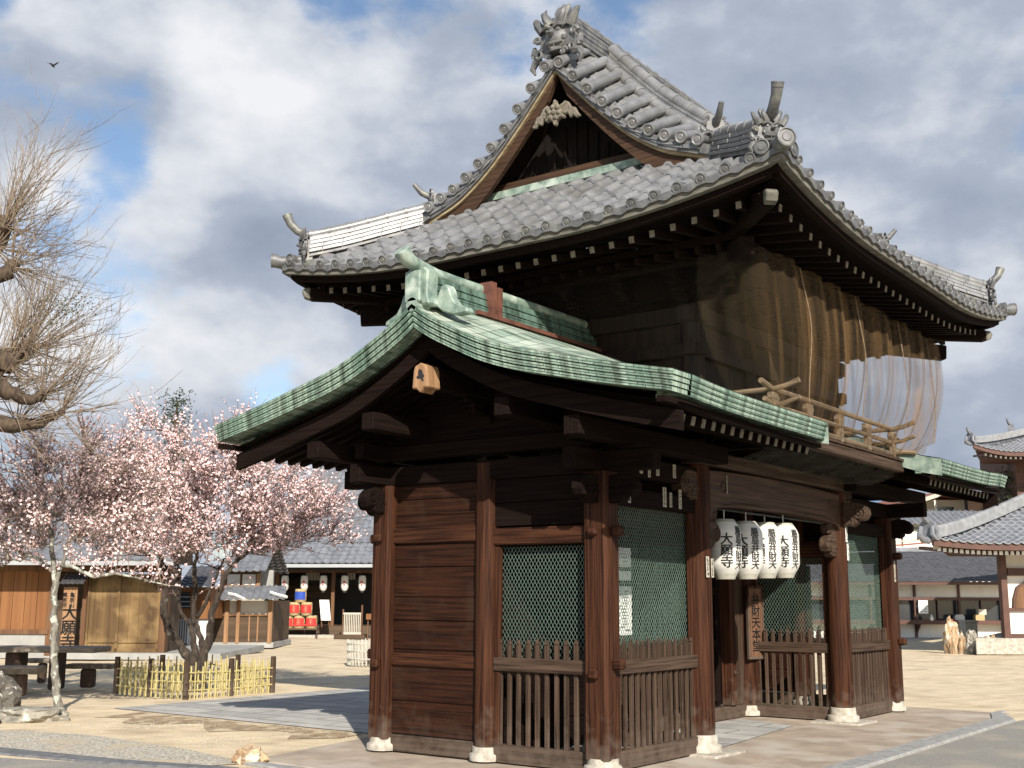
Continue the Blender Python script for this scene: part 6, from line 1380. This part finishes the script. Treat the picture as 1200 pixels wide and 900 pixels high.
flowering('young_plum_tree', 'slender pale barked tree with sparse pink blossom beside the log table', tuple(b1), st,
   [(V(75, 590, Dl), (1.25, 1.0, .75), 0, 3), (V(10, 620, Dl), (.8, .9, .55), 0, 1.5), (V(130, 600, Dl), (.75, .8, .7), 0, 1.4), (V(100, 540, Dl), (.9, .8, .5), 0, .8)],
   230, 1900, M['pale_bark'], M['plum_twig'], M['petal_pale'], 9, per=5, bs=.021, tw=(.2, .55), rad0=.035)

# bare pollarded tree, its trunk just outside the left edge
rr = random.Random(11); Dw = 14.0; bw = V(-150, 700, Dw); bw.z = 0; root = empty('pollarded_tree', bw); tag(root, 'bare pollarded tree with fans of thin tan twigs at the left edge', 'tree'); o = Vector(bw)
m = MB(); limbs = [[(-150, 900, .28), (-150, 760, .25), (-140, 640, .24), (-125, 540, .22), (-90, 450, .19), (-55, 370, .16), (-22, 310, .13), (2, 268, .13)], [(-125, 560, .18), (-85, 500, .16), (-45, 450, .14), (-8, 425, .15), (28, 412, .12)], [(-110, 540, .15), (-60, 505, .12), (-20, 492, .10), (15, 500, .085), (48, 497, .06), (72, 483, .04)], [(-20, 440, .1), (10, 460, .09), (36, 470, .06), (52, 462, .05)], [(-45, 350, .12), (-15, 325, .11), (12, 318, .10)]]
knobs = []
for l in limbs:
    P = [V(u, v, Dw+.15*i)-o for i, (u, v, r) in enumerate(l)]; P2 = []; R2_ = []
    for i in range(len(P)-1):
        for k in range(3): P2.append(P[i].lerp(P[i+1], k/3)+Vector([rr.uniform(-.02, .02) for _ in range(3)])); R2_.append((l[i][2]+(l[i+1][2]-l[i][2])*k/3)*rr.uniform(.85, 1.2))
    P2.append(P[-1]); R2_.append(l[-1][2]); P2[0].z = max(P2[0].z, 0); m.tube(P2, R2_, 10)
for (u, v, s_) in ((3, 264, .19), (-6, 290, .15), (14, 312, .13), (10, 425, .20), (32, 408, .15), (-10, 440, .2), (48, 465, .1), (72, 483, .07), (-20, 470, .14), (20, 497, .1)):
    c = V(u, v, Dw+.5)-o; s_ *= .72; knobs.append((c, s_)); prof = [(s_*sin(pi*i/8)*rr.uniform(.8, 1.15)+.001, -s_*cos(pi*i/8)) for i in range(9)]; m.lathe(c, prof, 10, (rr.uniform(-.4, .4), rr.uniform(-.4, .4), 1))
m.build('trunk', M['knob_bark'], root)
m = MB()
def shoot(p, d, L_, r, lvl):
    pts = [p]; n_ = 6; dd = d.copy()
    for i in range(n_):
        dd = (dd+Vector((rr.uniform(-.09, .09), rr.uniform(-.09, .09), rr.uniform(-.03, .12)))).normalized(); pts.append(pts[-1]+dd*L_/n_)
        if lvl < 2 and rr.random() < (.62 if lvl == 0 else .35):
            s2 = (dd+Vector([rr.uniform(-.75, .75) for _ in range(3)])).normalized(); shoot(pts[-1], s2, L_*rr.uniform(.22, .5), r*.55, lvl+1)
    m.tube(pts, [r*(1-.8*i/n_) for i in range(n_+1)], 4 if lvl == 0 else 3, False)
for c, s_ in knobs:
    for k in range(int(270*s_)+10):
        a = rr.uniform(-1.15, 1.5); yv = rr.uniform(-.7, .7); d = (RT*cos(a)*(.8 if rr.random() < .8 else -.6)+Vector((0, 0, 1))*(sin(a)*1.0+.35)+FH*yv*.7).normalized()
        shoot(c+d*s_*.8, d, rr.uniform(.5, 1.08)*(1+.45*max(0, d.z)), .0074, 0)
m.build('twigs', M['twig'], root)
m = MB()
for i in range(420):
    c = V(75+rr.gauss(0, 20), 362+rr.gauss(0, 11), Dw+.4+rr.uniform(-.2, .2))-o; blossom(m, c, rr.uniform(.006, .014), rr)
m.keep = True; m.build('dry_leaves', M['leaf_dark'], root)

# evergreens far off
def conifer(label, u, vtop, D, h_, w_, n_, seed, mt=M['needle'], umbrella=False):
    rr = random.Random(seed); c = V(u, vtop, D); zt = c.z; base = Vector((c.x, c.y, 0)); root = empty('pine_tree', base); tag(root, label, 'tree')
    m = MB(); m.tube([(0, 0, 0), (.1, 0, zt*.5), (0, 0, zt-.3)], [.3, .2, .05], 8)
    m2 = MB(); cl = []
    for i in range(38):
        z = zt-h_*rr.random(); f = (zt-z)/h_; r = w_*(f**.8)*rr.uniform(.3, 1); a = rr.uniform(0, 6.28); q = Vector((r*cos(a), r*sin(a), z)); cl.append(q); m.tube([(0, 0, z-.3), q], [.05, .02], 4, False)
    m.build('trunk', M['plum_bark'], root)
    for i in range(n_):
        q = rr.choice(cl); p = q+Vector((rr.gauss(0, .38), rr.gauss(0, .38), rr.gauss(0, .16 if umbrella else .3))); d = Vector((rr.uniform(-1, 1), rr.uniform(-1, 1), rr.uniform(-.2, 1))).normalized()*rr.uniform(.12, .28); s_ = d.cross(Vector((rr.random(), rr.random(), .3))).normalized()*.035; m2.add([p-s_, p+s_, p+d], [(0, 1, 2)])
    m2.keep = True; m2.build('crown', mt, root)
conifer('dark narrow evergreen rising behind the flowering plum', 208, 466, 58, 5.0, .55, 1500, 3)
conifer('pine tree crown between the far house and the pagoda roof', 1196, 548, 64, 3.4, 2.6, 4200, 4, umbrella=True)
# shoulder high evergreen mass behind the storehouse roof
for k, (u, v, D, w_) in enumerate(((120, 560, 44, 2.4), (55, 575, 46, 2.6))): conifer(('rounded dark evergreen behind the storehouse, nearer the plum crown', 'rounded dark evergreen behind the storehouse, nearer the left edge')[k], u, v, D, 3.2, w_, 3800, 20+k)

# a bird in the sky
c = V(62, 77, 40); root = empty('bird', c, .6); tag(root, 'small black bird flying high beside the bare twigs', 'bird')
m = MB(); m.lathe((-.13, 0, 0), [(.004, 0), (.03, .03), (.045, .1), (.04, .17), (.028, .2), (.03, .225), (.02, .25), (.004, .285)], 10, (1, 0, 0)); m.build('body', M['black'], root)
for s2 in (-1, 1): m = MB(); m.prism([(-.04, 0), (.05, 0), (.04, .12), (-.01, .26), (-.05, .14)], (0, s2*.02, .01), (1, 0, 0), (0, s2*.85, .5), (0, 0, .008)); m.build('wing', M['black'], root)
m = MB(); m.prism([(0, -.015), (0, .015), (-.09, .04), (-.09, -.04)], (-.11, 0, 0), (1, 0, 0), (0, 1, 0), (0, 0, .008)); m.build('tail', M['black'], root)
# fallen petals and pebbles by the path
m = MB(); rr = random.Random(5)
for i in range(1500):
    x, y = rr.uniform(-.9, 1.05), rr.uniform(3.9, 8.2)
    if mnoise.noise(Vector((x*.8, y*.8, 0))) < .08: continue
    s_ = rr.uniform(.006, .016); a = rr.uniform(0, 6); m.add([(x+s_*cos(a+k*2.1), y+s_*sin(a+k*2.1)*.8, .002) for k in range(3)]+[(x, y, .002+s_*.7)], [(0, 1, 3), (1, 2, 3), (2, 0, 3)])
tag(m.build('pebbles', M['stone']), 'pale pebbles and petals scattered on the sand beside the paved path', 'pebbles', kind='stuff')
